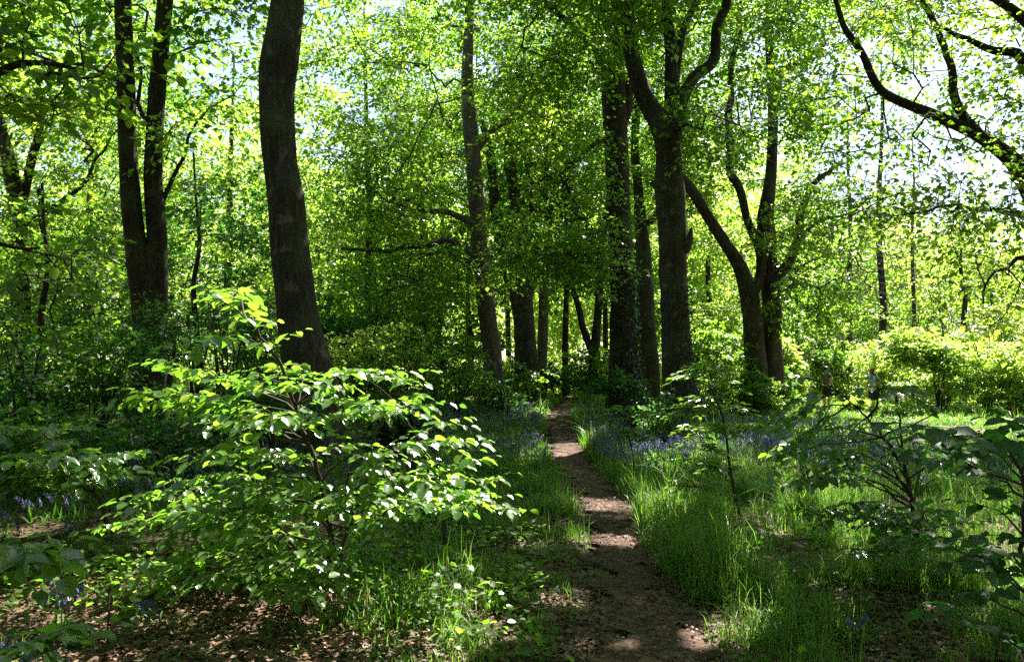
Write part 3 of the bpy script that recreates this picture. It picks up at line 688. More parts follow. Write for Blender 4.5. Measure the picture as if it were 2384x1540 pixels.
def copy_tree(root, loc, rz, k):
    r = root.copy(); COL.objects.link(r); r.location = loc; r.rotation_euler = (0, 0, rz); r.scale = k
    for ch in [c for c in COL.objects if c.parent == root]:
        c = ch.copy(); COL.objects.link(c); c.parent = r
    return r
OUT = [o for o in COL.objects if o.get('group') == 'beeches outside the frame']
rg = random.Random(8)
for k in range(26):  # ring of unseen tree copies added to cut sky light from sides and rear
    a_ = R(62 + 236 * (k + 0.5) / 26); d_ = 13 + 9 * (k % 3) + rg.uniform(-1.5, 1.5)
    x, y = d_ * math.sin(a_), d_ * math.cos(a_) - 2
    if abs(x) < y * 0.66 + 6 and y > 0: x = math.copysign(y * 0.66 + 9, x)
    copy_tree(OUT[1 + k % 7], (x, y, float(gz(x, y)) - 0.6 - 1.6 * (k % 2)), rg.uniform(0, 6.28), (1.15, 1.15, rg.uniform(0.7, 1.0)))

# ------------------------------------------------------------------ the far wood, one mass
def far_wood():
    rng = np.random.default_rng(5); a = Acc()
    for k in range(95):
        ang = rng.uniform(-0.95, 0.95); d = rng.uniform(46, 85); x = d * math.tan(ang) if abs(ang) < 1 else 0; y = d
        z0 = 0.6; H = rng.uniform(11, 17); r = rng.uniform(3.5, 6)
        n = 5200; v = norm(rng.normal(0, 1, (n, 3))) * rng.random((n, 1)) ** 0.4
        p = np.array([x, y, z0 + H * 0.58]) + v * np.array([r, r, H * 0.44])
        p = p[snoise(p, 0.8, k) > -0.25]; n = len(p)
        a.leaves(p, rng.normal(0, 1, (n, 3)), norm(rng.normal(0, 0.7, (n, 3)) + np.array([0, 0, 0.8])), rng.uniform(0.22, 0.42, n), T_S, 0, np.clip(rng.normal(0.5, 0.25, n), 0, 1))
        ps = np.array([[x, y, 0.2], [x + rng.uniform(-.4, .4), y, H * 0.4], [x + rng.uniform(-1, 1), y, H * 0.85]]); rr = rng.uniform(0.16, 0.32)
        V, F = tube(ps, [rr, rr * .8, 0.05], 7); a.add(V, [F], 1)
    # undergrowth under it
    n = 150000; x = rng.uniform(-75, 75, n); y = rng.uniform(38, 76, n)
    h = 0.55 + 2.9 * rng.random(n) ** 1.3 * (0.6 + 0.4 * np.sin(x * 0.5) * np.sin(y * 0.7))
    a.leaves(np.stack([x, y, h], 1), rng.normal(0, 1, (n, 3)), norm(rng.normal(0, 0.7, (n, 3)) + np.array([0, 0, 0.8])), rng.uniform(0.2, 0.4, n), T_S, 0, np.clip(rng.normal(0.5, 0.25, n), 0, 1))
    o = a.build('distant_woodland', [M_BRIGHT, M_BARK]); o['kind'] = 'stuff'; o['label'] = 'bright green mass of far woodland behind all the trunks'
far_wood()

# ------------------------------------------------------------------ undergrowth: shrubs
def shrub(name, label, u, vtop, d, hw, lf, seed, n=90, K=26, size=0.075, dens=1.0, low=0.08, stems=6, tint=0.5, tm=T_S, sr=0.018, group=None):
    rng = np.random.default_rng(seed)
    b = P(u, 900, d); x0 = b[0]; z0 = float(gz(x0, d)); top = P(u, vtop, d)[2]; H = top - z0; r = hw * DS / FPX * d
    st = []
    for k in range(stems):
        th = rng.uniform(0, 2 * math.pi); q = rng.uniform(0.2, 0.75) * r; hh = H * rng.uniform(0.55, 0.9)
        p0 = np.array([x0 + rng.uniform(-.12, .12), d + rng.uniform(-.12, .12), z0 - 0.03])
        e = np.array([x0 + q * math.cos(th), d + q * math.sin(th) * 0.8, z0 + hh])
        m = p0 * 0.5 + e * 0.5 + np.array([0, 0, 0.12 * H]) + rng.normal(0, 0.05, 3)
        st.append(([p0, m, e], [sr * (1 + H * .3), sr * .8, 0.004]))
    rz = (H - low) / 2
    if lf is M_BRIGHT: n = int(n * 1.7); r *= 1.15
    return tree(name, label, st, [(x0, d, z0 + low + rz, r, r * 0.75, rz, n)], seed, leaf=lf, barkm=M_TWIG, size=size, K=K, rad=0.22 + 0.06 * H, twig_r=0.003, group=group, cat='shrub', limb_tips=False,
                limb_from=99, flare=0, crown_z=z0 + 0.15, ns=6, gap=0.1, base_extend=False, tintm=tint, part='foliage', tmpl=tm, qs=0.8)
S = [
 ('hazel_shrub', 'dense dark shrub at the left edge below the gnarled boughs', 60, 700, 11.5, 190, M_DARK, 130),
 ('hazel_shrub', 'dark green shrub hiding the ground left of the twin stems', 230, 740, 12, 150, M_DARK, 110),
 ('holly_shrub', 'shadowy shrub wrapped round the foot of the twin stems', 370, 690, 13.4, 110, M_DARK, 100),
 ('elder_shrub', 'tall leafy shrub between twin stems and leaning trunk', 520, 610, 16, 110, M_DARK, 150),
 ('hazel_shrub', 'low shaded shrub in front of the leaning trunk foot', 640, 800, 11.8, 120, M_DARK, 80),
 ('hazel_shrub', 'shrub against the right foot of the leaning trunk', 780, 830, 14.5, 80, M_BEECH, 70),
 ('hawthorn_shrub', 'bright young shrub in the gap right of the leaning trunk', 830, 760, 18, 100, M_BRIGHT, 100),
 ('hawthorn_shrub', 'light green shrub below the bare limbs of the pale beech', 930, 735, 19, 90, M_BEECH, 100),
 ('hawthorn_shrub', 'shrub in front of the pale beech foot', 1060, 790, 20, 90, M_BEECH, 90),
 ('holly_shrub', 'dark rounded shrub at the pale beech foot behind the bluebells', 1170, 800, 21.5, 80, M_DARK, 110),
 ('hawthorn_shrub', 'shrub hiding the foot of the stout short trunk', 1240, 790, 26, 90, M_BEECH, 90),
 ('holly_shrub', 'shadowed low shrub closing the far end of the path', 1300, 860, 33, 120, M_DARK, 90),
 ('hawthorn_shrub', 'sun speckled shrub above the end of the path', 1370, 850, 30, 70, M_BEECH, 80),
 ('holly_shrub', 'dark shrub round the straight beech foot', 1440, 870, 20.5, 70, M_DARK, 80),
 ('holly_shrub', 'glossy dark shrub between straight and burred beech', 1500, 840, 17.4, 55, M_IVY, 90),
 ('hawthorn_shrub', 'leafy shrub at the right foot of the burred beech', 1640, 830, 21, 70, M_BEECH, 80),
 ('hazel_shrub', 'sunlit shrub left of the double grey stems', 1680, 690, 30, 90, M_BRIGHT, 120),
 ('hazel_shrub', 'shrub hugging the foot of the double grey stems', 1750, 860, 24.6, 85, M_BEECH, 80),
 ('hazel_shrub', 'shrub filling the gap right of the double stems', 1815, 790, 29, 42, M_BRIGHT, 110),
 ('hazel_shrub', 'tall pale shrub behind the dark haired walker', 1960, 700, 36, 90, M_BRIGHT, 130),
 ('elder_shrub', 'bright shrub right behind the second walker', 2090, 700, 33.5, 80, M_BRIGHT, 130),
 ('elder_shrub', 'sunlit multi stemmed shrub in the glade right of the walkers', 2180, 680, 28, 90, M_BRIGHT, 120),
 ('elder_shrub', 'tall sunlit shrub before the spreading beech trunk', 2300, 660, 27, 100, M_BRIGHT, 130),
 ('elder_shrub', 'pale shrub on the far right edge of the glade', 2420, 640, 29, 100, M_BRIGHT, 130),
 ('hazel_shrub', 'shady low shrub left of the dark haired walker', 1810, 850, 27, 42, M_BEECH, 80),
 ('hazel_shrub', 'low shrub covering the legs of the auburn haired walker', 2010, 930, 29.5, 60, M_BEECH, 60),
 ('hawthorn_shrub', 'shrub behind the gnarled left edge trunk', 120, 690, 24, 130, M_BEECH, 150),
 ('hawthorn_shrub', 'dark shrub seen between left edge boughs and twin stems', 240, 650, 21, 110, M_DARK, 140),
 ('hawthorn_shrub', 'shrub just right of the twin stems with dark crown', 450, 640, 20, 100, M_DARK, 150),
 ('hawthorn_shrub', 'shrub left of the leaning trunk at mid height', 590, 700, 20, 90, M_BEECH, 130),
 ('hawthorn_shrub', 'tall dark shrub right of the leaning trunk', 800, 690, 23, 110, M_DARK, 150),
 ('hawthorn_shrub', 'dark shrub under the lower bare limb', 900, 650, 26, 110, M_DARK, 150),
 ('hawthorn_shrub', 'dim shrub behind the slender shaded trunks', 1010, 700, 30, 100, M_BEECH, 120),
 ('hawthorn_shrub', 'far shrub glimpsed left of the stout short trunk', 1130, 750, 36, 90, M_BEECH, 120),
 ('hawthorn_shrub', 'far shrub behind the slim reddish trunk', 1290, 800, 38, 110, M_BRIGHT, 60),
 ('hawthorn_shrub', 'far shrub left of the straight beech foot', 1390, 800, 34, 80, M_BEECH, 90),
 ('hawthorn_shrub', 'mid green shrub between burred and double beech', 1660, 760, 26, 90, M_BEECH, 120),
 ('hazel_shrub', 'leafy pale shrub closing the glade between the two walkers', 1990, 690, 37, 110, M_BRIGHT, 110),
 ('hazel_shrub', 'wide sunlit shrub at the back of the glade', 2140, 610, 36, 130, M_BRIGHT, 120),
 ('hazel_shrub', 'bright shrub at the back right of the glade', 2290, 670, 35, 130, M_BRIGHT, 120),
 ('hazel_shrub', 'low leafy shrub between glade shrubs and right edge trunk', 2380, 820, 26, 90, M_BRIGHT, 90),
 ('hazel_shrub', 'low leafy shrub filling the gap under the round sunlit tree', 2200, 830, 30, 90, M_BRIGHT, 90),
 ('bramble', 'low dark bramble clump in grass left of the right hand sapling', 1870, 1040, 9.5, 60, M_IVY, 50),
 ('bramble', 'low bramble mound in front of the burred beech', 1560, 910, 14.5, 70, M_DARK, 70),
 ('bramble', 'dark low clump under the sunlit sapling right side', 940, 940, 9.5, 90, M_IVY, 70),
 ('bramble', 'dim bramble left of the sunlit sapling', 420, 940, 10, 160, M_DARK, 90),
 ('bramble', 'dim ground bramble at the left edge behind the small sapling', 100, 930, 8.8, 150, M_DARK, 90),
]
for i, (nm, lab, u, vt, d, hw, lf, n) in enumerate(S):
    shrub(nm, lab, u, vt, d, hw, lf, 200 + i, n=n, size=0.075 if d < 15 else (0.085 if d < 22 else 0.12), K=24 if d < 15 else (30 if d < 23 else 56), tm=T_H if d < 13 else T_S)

# ------------------------------------------------------------------ saplings with flat leafy sprays
def twig_leaves(acc, pts, rng, size, lw=1.0, sag=0.0, step=0.045, tmpl=T_B, tint0=0.5, nn=0.30):
    """alternating leaves along a twig polyline, held in its plane"""
    L = np.linalg.norm(np.diff(pts, axis=0), axis=1); cum = np.concatenate([[0], np.cumsum(L)])
    n = max(2, int(cum[-1] / step)); s = np.linspace(0.12, 1.0, n) * cum[-1]
    p = np.stack([np.interp(s, cum, pts[:, k]) for k in range(3)], 1)
    t = norm(np.stack([np.gradient(p[:, k]) for k in range(3)], 1))
    side = norm(np.cross(t, np.array([0, 0, 1.0])))
    sg = np.where(np.arange(n) % 2 == 0, 1.0, -1.0)[:, None]
    d = norm(t * 0.75 + side * sg * 0.9 + np.array([0, 0, -0.2]) + rng.normal(0, 0.3, (n, 3))); d[-1] = t[-1] + np.array([0, 0, -.2])
    nr = norm(np.array([0, 0, 1.0]) + rng.normal(0, nn, (n, 3)))
    sz = size * rng.uniform(0.5, 1.3, n) * (1 - 0.25 * np.exp(-np.arange(n)[::-1] / 1.2))
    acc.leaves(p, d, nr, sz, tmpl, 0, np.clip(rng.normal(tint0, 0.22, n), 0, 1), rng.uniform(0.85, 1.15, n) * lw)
def curve(a, b, bow, rng, n=7, wob=0.02):
    t = np.linspace(0, 1, n)[:, None]; L = np.linalg.norm(b - a)
    p = a * (1 - t) + b * t + np.array([0, 0, 1.0]) * bow * L * np.sin(t * np.pi)
    p[1:-1] += rng.normal(0, wob * L, (n - 2, 3)); return p
def sapling(name, label, stems, tips, seed, leaf=M_SAP, size=0.095, per=0.085, tw=0.26, tint=0.5, stem_m=M_TWIG, fill=2):
    rng = np.random.default_rng(seed)
    base = np.array(stems[0][0][0], float).copy(); base[2] = float(gz(base[0], base[1]))
    root = empty(name, base, label, 'sapling')
    skel = []
    for i, (pp, rr) in enumerate(stems):
        pp = np.array(pp, float); rr = np.array(rr, float)
        ps, rs = smooth_poly(pp, rr, 0.05); ps[1:-1] += rng.normal(0, 0.006, ps[1:-1].shape)
        a = Acc(); V, F = tube(ps, rs, 8, seed, 0.08); a.add(V, [F], 0); a.build('stem', [stem_m], root, origin=base); skel.append(ps)
    skel = np.concatenate(skel)
    tips = [np.array(t, float) for t in tips]
    extra = []
    for t in tips:
        for _ in range(fill): extra.append(t + rng.normal(0, 1, 3) * np.array([0.22, 0.32, 0.10]))
    fo = Acc(); A = []; B = []; RA = []; RB = []
    for t in tips + extra:
        df = t - skel; dist = np.linalg.norm(df, axis=1)
        j = int(np.argmin(dist + 0.8 * np.maximum(0, 0.08 + 0.12 * dist - df[:, 2]) + 0.3 * np.maximum(0, df[:, 2] - 0.4)))
        br = curve(skel[j], t, rng.uniform(0.02, 0.18), rng, max(5, int(dist[j] / 0.12)))
        m = len(br); rad = np.linspace(0.0045 + 0.004 * dist[j], 0.0016, m)
        A.append(br[:-1]); B.append(br[1:]); RA.append(rad[:-1]); RB.append(rad[1:])
        L = dist[j]; nt_ = max(2, int(L * 0.8 / per)); 
        tg = norm(br[-1] - br[0]); sd = norm(np.cross(tg, [0, 0, 1.0]))
        for q in range(nt_):
            f = 1 - 0.8 * (q / nt_) - 0.03; pos = br[0] + 0; k = f * (m - 1); k0 = int(min(k, m - 2)); pos = br[k0] + (br[k0 + 1] - br[k0]) * (k - k0)
            sgn = 1 if q % 2 else -1
            ln = tw * (0.45 + 0.75 * math.sin(min(1, (1 - f) * 1.6 + 0.2) * 1.57)) * rng.uniform(0.7, 1.2)
            e = pos + (tg * 0.75 + sd * sgn * 0.8 + rng.normal(0, 0.15, 3)) * ln + np.array([0, 0, -0.12 * ln])
            tp = curve(pos, e, 0.06, rng, 4, 0.02)
            A.append(tp[:-1]); B.append(tp[1:]); RA.append(np.array([.0022, .0018, .0015])); RB.append(np.array([.0018, .0015, .001]))
            twig_leaves(fo, tp, rng, size, tint0=tint)
        twig_leaves(fo, br[m // 2:], rng, size, tint0=tint)
    V, F = prisms(np.concatenate(A), np.concatenate(B), np.concatenate(RA), np.concatenate(RB), 5); fo.add(V, [F], 1)
    fo.build('foliage', [leaf, M_TWIG], root, origin=base)
    return root
def stem_px(poly, dflt=None):
    pts, rr = px(poly, dflt); p = pts[0]; g = float(gz(p[0], p[1])); pts[0] = np.array([p[0], p[1], g - 0.05]); return pts, rr

rngT = np.random.default_rng(77)
def jit(lst, d0, d1): return [P(u, v, rngT.uniform(d0, d1) if len(q) < 1 else q[0]) for (u, v, *q) in lst]
main_tips = [(510, 700), (560, 735), (600, 800), (480, 705), (600, 760), (640, 800),
 (370, 855), (440, 825), (500, 880), (640, 850), (720, 870), (800, 870), (900, 870), (955, 885),
 (290, 940), (350, 925), (430, 930), (1000, 945), (960, 920), (700, 900), (600, 900), (520, 930), (780, 910),
 (480, 1000), (560, 980), (1030, 985), (900, 970), (820, 960), (650, 960), (730, 980),
 (430, 1090), (510, 1070), (1090, 1030), (1130, 1070), (960, 1040), (600, 1050), (700, 1060), (800, 1040), (880, 1080),
 (280, 1190), (340, 1180), (390, 1140), (1160, 1110), (1200, 1190), (1130, 1180), (1050, 1090), (1010, 1140), (1090, 1140),
 (430, 1200), (500, 1150), (890, 1170), (870, 1210), (800, 1200), (840, 1225), (700, 1150), (760, 1180), (590, 1160), (650, 1210), (560, 1230),
 (400, 1310), (440, 1390), (520, 1350), (600, 1330), (640, 1385), (700, 1390), (560, 1415), (750, 1330), (790, 1290), (490, 1280), (680, 1290), (610, 1270)]
sapling('beech_sapling', 'large sunlit sapling with layered bright leaves left of the path',
        [stem_px([(768, 1400, 15, 5.7), (772, 1250, 14, 5.6), (742, 1110, 12, 5.4), (700, 980, 10, 5.3), (655, 860, 8, 5.1), (600, 770, 5, 5.0), (520, 702, 3, 4.9)]),
         stem_px([(790, 1400, 12, 5.75), (800, 1260, 10, 5.8), (850, 1120, 9, 5.8), (880, 1000, 7, 5.7), (930, 900, 4, 5.6)]),
         stem_px([(1035, 1290, 12, 6.6), (1032, 1170, 11, 6.5), (1000, 1090, 9, 6.3), (960, 1000, 7, 6.1), (900, 930, 4, 6.0)])],
        jit(main_tips + [(330, 1240), (240, 1230), (380, 1260), (450, 1240), (540, 1290), (660, 1350), (720, 1300), (480, 1340), (820, 1160), (930, 1110), (990, 1180), (700, 1240), (620, 1170), (350, 1370), (300, 1320)], 4.4, 6.2), 301, fill=0, size=0.090, per=0.078, tw=0.19)
sapling('small_sapling', 'small sapling with pale shining top leaves near the left edge',
        [stem_px([(245, 1290, 12, 7.2), (240, 1180, 10, 7.1), (205, 1110, 8, 7.0), (160, 1040, 5, 6.9)])],
        jit([(160, 990), (110, 1000), (60, 1015), (20, 1060), (100, 1055), (200, 1065), (295, 1110), (275, 1075), (-20, 1100), (130, 1100), (220, 1140), (60, 1120), (10, 1010), (-60, 1050)], 6.2, 7.2), 302, size=0.105, fill=1)
sapling('shaded_sapling', 'thin stemmed shaded sapling with flat layers right of the path',
        [stem_px([(2142, 1320, 12, 5.9), (2130, 1220, 10, 5.8), (2118, 1130, 9, 5.7), (2080, 1050, 7, 5.6), (2030, 980, 5, 5.5), (1960, 915, 3, 5.4)]),
         px([(2118, 1130, 8, 5.7), (2100, 1040, 6, 5.6), (2090, 960, 4, 5.5)], 5.6)],
        jit([(1810, 968), (1870, 955), (1850, 882), (2040, 960), (2100, 1000), (1870, 1060), (1830, 1072), (1850, 1130), (1870, 1190), (1900, 1225), (1960, 1100), (2000, 1180), (2200, 1190), (2260, 1215),
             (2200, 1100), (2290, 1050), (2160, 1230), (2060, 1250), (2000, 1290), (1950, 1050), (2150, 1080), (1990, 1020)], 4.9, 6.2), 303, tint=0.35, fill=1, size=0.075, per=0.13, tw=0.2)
sapling('edge_sapling', 'very dark sapling with big drooping leaves at the right edge',
        [stem_px([(2420, 1700, 20, 3.4), (2400, 1450, 15, 3.4), (2380, 1280, 11, 3.4), (2390, 1100, 8, 3.3), (2400, 950, 6, 3.3)])],
        jit([(2150, 1050), (2210, 1030), (2280, 1005), (2384, 990), (2330, 1060), (2300, 1180), (2384, 1150), (2215, 1310), (2250, 1290), (2210, 1420), (2260, 1390), (2330, 1300), (2384, 1400), (2400, 1250), (2350, 1480), (2290, 1100)], 3.0, 3.7), 304,
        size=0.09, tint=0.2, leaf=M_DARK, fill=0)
sapling('corner_seedling', 'low spreading sprig with wide leaves above the lower left corner',
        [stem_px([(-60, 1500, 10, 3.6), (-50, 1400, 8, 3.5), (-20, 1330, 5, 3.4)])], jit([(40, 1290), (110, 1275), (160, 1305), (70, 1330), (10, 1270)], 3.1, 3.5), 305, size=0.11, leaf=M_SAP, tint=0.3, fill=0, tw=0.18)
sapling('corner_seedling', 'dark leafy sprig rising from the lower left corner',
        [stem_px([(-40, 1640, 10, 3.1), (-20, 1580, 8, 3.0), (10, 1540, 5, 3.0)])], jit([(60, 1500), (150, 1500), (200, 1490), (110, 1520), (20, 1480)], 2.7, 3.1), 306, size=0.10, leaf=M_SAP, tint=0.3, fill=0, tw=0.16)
sapling('seedling', 'tiny seedling with a few broad leaves on litter below the big sapling',
        [stem_px([(935, 1425, 6, 5.0), (935, 1390, 4, 5.0)])], jit([(900, 1375), (980, 1390), (940, 1370)], 4.9, 5.1), 307, size=0.09, fill=0, tw=0.08)
sapling('seedling', 'small leafy seedling under the lower left side of the big sapling',
        [stem_px([(250, 1420, 6, 4.6), (255, 1360, 4, 4.6)])], jit([(230, 1350), (275, 1360), (265, 1390), (290, 1420)], 4.5, 4.7), 308, size=0.10, fill=0, tw=0.08)

# ash sapling: compound leaves of paired leaflets
def ash(label, poly, tips, seed):
    rng = np.random.default_rng(seed); pts, rr = stem_px(poly)
    base = np.array([pts[0][0], pts[0][1], float(gz(pts[0][0], pts[0][1]))]); root = empty('ash_sapling', base, label, 'sapling')
    ps, rs = smooth_poly(pts, rr, 0.05); a = Acc(); V, F = tube(ps, rs, 8, 1, 0.05); a.add(V, [F], 0); a.build('stem', [M_TWIG], root, origin=base)
    fo = Acc(); A = []; B = []; RA = []; RB = []
    for t in tips:
        df = t - ps; dist = np.linalg.norm(df, axis=1); j = int(np.argmin(dist + 0.8 * np.maximum(0, 0.1 - df[:, 2])))
        br = curve(ps[j], t, 0.05, rng, 6); A.append(br[:-1]); B.append(br[1:]); RA.append(np.full(5, .005)); RB.append(np.full(5, .004))
        for q in range(7):
            k = rng.uniform(0.5, 1) if q else 1.0; p0 = br[0] + (br[-1] - br[0]) * k; th = rng.uniform(0, 6.28)
            d = np.array([math.cos(th), math.sin(th) * .8, rng.uniform(0.0, 0.5)]); L = rng.uniform(0.2, 0.32)
            c = curve(p0, p0 + norm(d) * L + np.array([0, 0, -0.05]), 0.18, rng, 6, 0.01)
            A.append(c[:-1]); B.append(c[1:]); RA.append(np.full(5, .002)); RB.append(np.full(5, .0015))
            n = 5; s = np.linspace(0.3, 0.95, n); pp = np.stack([np.interp(s, np.linspace(0, 1, 6), c[:, z]) for z in range(3)], 1)
            tn = norm(c[-1] - c[0]); sd = norm(np.cross(tn, [0, 0, 1.0]))
            pos = np.concatenate([pp, pp, c[-1:]]); dr = np.concatenate([np.tile(tn * .5 + sd, (n, 1)), np.tile(tn * .5 - sd, (n, 1)), tn[None]]) + rng.normal(0, .12, (2 * n + 1, 3)) + np.array([0, 0, -.15])
            fo.leaves(pos, norm(dr), norm(np.array([0, 0, 1.0]) + rng.normal(0, .25, (2 * n + 1, 3))), rng.uniform(0.07, 0.095, 2 * n + 1), T_H, 0, np.clip(rng.normal(.6, .2, 2 * n + 1), 0, 1), 0.62)
    V, F = prisms(np.concatenate(A), np.concatenate(B), np.concatenate(RA), np.concatenate(RB), 4); fo.add(V, [F], 1)
    fo.build('foliage', [M_SAP, M_TWIG], root, origin=base)
ash('feathery ash sapling with paired leaflets in grass before the burred beech', [(1725, 1190, 8, 8.3), (1700, 1090, 7, 8.2), (1685, 980, 5, 8.2), (1650, 890, 3, 8.1)],
    jit([(1600, 880), (1640, 865), (1665, 1000), (1600, 1040), (1620, 1080), (1700, 950), (1590, 960), (1640, 930), (1610, 1000), (1740, 1000), (1650, 1090), (1600, 1130), (1690, 900)], 7.7, 8.6), 401)
ash('small ash seedling with paired leaflets among bluebells right of the path', [(1480, 1090, 5, 10.5), (1470, 1040, 4, 10.5), (1450, 980, 3, 10.5)],
    jit([(1430, 960), (1480, 970), (1450, 1010), (1500, 1020)], 10.2, 10.8), 402)

# ------------------------------------------------------------------ grass, bluebells, fallen leaves
def fov_ok(x, y, m=1.2): return (np.abs(x) < (y * 0.66 + m))
def grass_density(x, y):
    dx = x - xpath(y); e = np.abs(dx) - wpath(y)
    n1 = snoise(np.stack([x, y, 0 * x], 1), 1.9, 3.0) * 0.5 + 0.5; n2 = snoise(np.stack([x, y, 0 * x], 1), 0.7, 8.0) * 0.5 + 0.5
    near = np.clip((y - 4) / 5, 0, 1)
    base = 0.07 + 0.40 * near * n2 * (n1 > 0.5) + 0.3 * (n1 > 0.66)
    right = (dx > 0); base = base + np.where(right, 0.22 * (n2 > 0.3) + 0.45 * (0.35 + 0.65 * (n1 > 0.45)) * np.exp(-(np.abs(dx - wpath(y) - 0.7) / 0.7) ** 2) * np.clip((y - 4.5) / 2, 0, 1), 0.0)
    base = base + np.where(~right, 0.55 * np.exp(-((e - 0.25) / 0.45) ** 2) * np.clip((y - 6) / 2.5, 0, 1), 0)
    base = np.where(~right & (y < 7.5) & (e > 0.5), base * 0.27, base)
    base = np.where(e < 0.03 + 0.10 * n1, 0, base); 
    n3 = snoise(np.stack([x, y, 0 * x], 1), 4.6, 13.0) * 0.5 + 0.5
    base = base * np.clip((n3 - 0.28) * 2.6, 0.06, 1.35) + np.where((x < 0) & (y < 6.5) & (n2 > 0.35), 0.10, 0) * (e > 0.2)
    return np.clip(base, 0, 1)
def grass():
    rng = np.random.default_rng(9)
    bands = [(2.2, 7, 7500, 1.15, 0.0058), (7, 12, 12000, 1.15, 0.0075), (12, 20, 16000, 1.05, 0.010), (20, 38, 20000, 0.95, 0.016)]
    a = Acc(); UV = []
    for (y0, y1, n, hs, wd) in bands:
        y = np.sqrt(rng.uniform(y0 ** 2, y1 ** 2, n * 3)); x = rng.uniform(-1, 1, n * 3) * (y * 0.66 + 1.2)
        k = rng.random(n * 3) < grass_density(x, y); x, y = x[k][:n], y[k][:n]
        m = 17; tuft_h = (0.06 + 0.30 * rng.random(len(x)) ** 1.8 * (0.35 + grass_density(x, y)))
        tall = rng.random(len(x)) < 0.13; tuft_h[tall] *= 1.7
        xx = np.repeat(x, m) + rng.normal(0, 0.04 + 0.02 * (y0 > 10), len(x) * m); yy = np.repeat(y, m) + rng.normal(0, 0.05, len(x) * m)
        e = np.abs(xx - xpath(yy)) - wpath(yy); ok = e > -0.07 * rng.random(len(xx)); 
        h = np.repeat(tuft_h, m) * rng.uniform(0.5, 1.25, len(xx)) * hs; tt = np.repeat(rng.random(len(x)), m) * 0.5 + rng.random(len(xx)) * 0.4
        dry = rng.random(len(xx)) < 0.10; tt[dry] = 1.0
        xx, yy, h, tt = xx[ok], yy[ok], h[ok], tt[ok]; N_ = len(xx)
        th = rng.uniform(0, 2 * np.pi, N_); lean = h * rng.uniform(0.1, 1.0, N_) ** 1.2; dirx, diry = np.cos(th), np.sin(th)
        z = gz(xx, yy) - 0.01; f = np.array([0, .35, .7, 1.0])
        X = xx[:, None] + dirx[:, None] * lean[:, None] * f[None] ** 2; Y = yy[:, None] + diry[:, None] * lean[:, None] * f[None] ** 2
        Z = z[:, None] + h[:, None] * (f[None] - 0.42 * (lean / h)[:, None] * f[None] ** 3)
        sa = th + np.pi / 2 + rng.normal(0, 0.5, N_); w_ = wd * rng.uniform(0.6, 1.3, N_)[:, None] * np.array([1, .9, .6, 0.06])[None]
        L = np.stack([X - np.cos(sa)[:, None] * w_ / 2, Y - np.sin(sa)[:, None] * w_ / 2, Z], -1); R_ = np.stack([X + np.cos(sa)[:, None] * w_ / 2, Y + np.sin(sa)[:, None] * w_ / 2, Z], -1)
        V = np.stack([L, R_], 2).reshape(-1, 3); b = np.arange(N_)[:, None] * 8; q = np.arange(3)[None] * 2
        F = np.stack([b + q, b + q + 1, b + q + 3, b + q + 2], -1).reshape(-1, 4)
        a.add(V, [F], 0, np.repeat(tt, 3))
    o = a.build('grass', [M_GRASS]); o['kind'] = 'stuff'; o['label'] = 'fresh green grass growing along the path and under the trees'
grass()

def litter():
    rng = np.random.default_rng(12); a = Acc()
    for (y0, y1, n, s) in ((2.2, 6, 60000, 0.033), (6, 10, 45000, 0.042), (10, 20, 30000, 0.06)):
        y = np.sqrt(rng.uniform(y0 ** 2, y1 ** 2, n)); x = rng.uniform(-1, 1, n) * (y * 0.66 + 1.0)
        onp = np.abs(x - xpath(y)) < wpath(y); k = rng.random(n) < np.where(onp, 0.8, 0.55 + 0.45 * (snoise(np.stack([x, y, 0 * x], 1), 1.1, 2.0) > -0.2)); x, y, onp = x[k], y[k], onp[k]; n2 = len(x)
        z = gz(x, y) + 0.012 + rng.uniform(0, 0.016, n2) + onp * 0.024
        a.leaves(np.stack([x, y, z], 1), np.concatenate([rng.normal(0, 1, (n2, 2)), rng.normal(0, .18, (n2, 1))], 1), norm(rng.normal(0, 0.28, (n2, 3)) + np.array([0, 0, 1.0])), s * (0.3 + rng.random(n2) ** 2 * 1.2) * np.where(onp, 0.5, 1.0), T_H, 0, np.clip(rng.normal(0.32, 0.2, n2) + 0.2 * snoise(np.stack([x, y, 0 * x], 1), 2.2, 4.0), 0, 1), 1.25)
    o = a.build('leaf_litter', [M_LITTER]); o['kind'] = 'stuff'; o['label'] = 'dry brown fallen leaves covering the woodland floor'
    n = 900; y = np.sqrt(rng.uniform(2.3 ** 2, 13 ** 2, n)); x = rng.uniform(-1, 1, n) * (y * .66 + .8); th = rng.uniform(0, 6.28, n); L = rng.uniform(0.06, 0.4, n)
    A = np.stack([x, y, gz(x, y) + 0.03], 1); x2, y2 = x + L * np.cos(th), y + L * np.sin(th); B = np.stack([x2, y2, gz(x2, y2) + 0.035], 1)
    V, F = prisms(A, B, rng.uniform(.002, .007, n), rng.uniform(.001, .004, n), 5); b = Acc(); b.add(V, [F], 0)
    o = b.build('fallen_twigs', [M_TWIG]); o['kind'] = 'stuff'; o['label'] = 'thin dead twigs lying scattered over the fallen leaves'
litter()

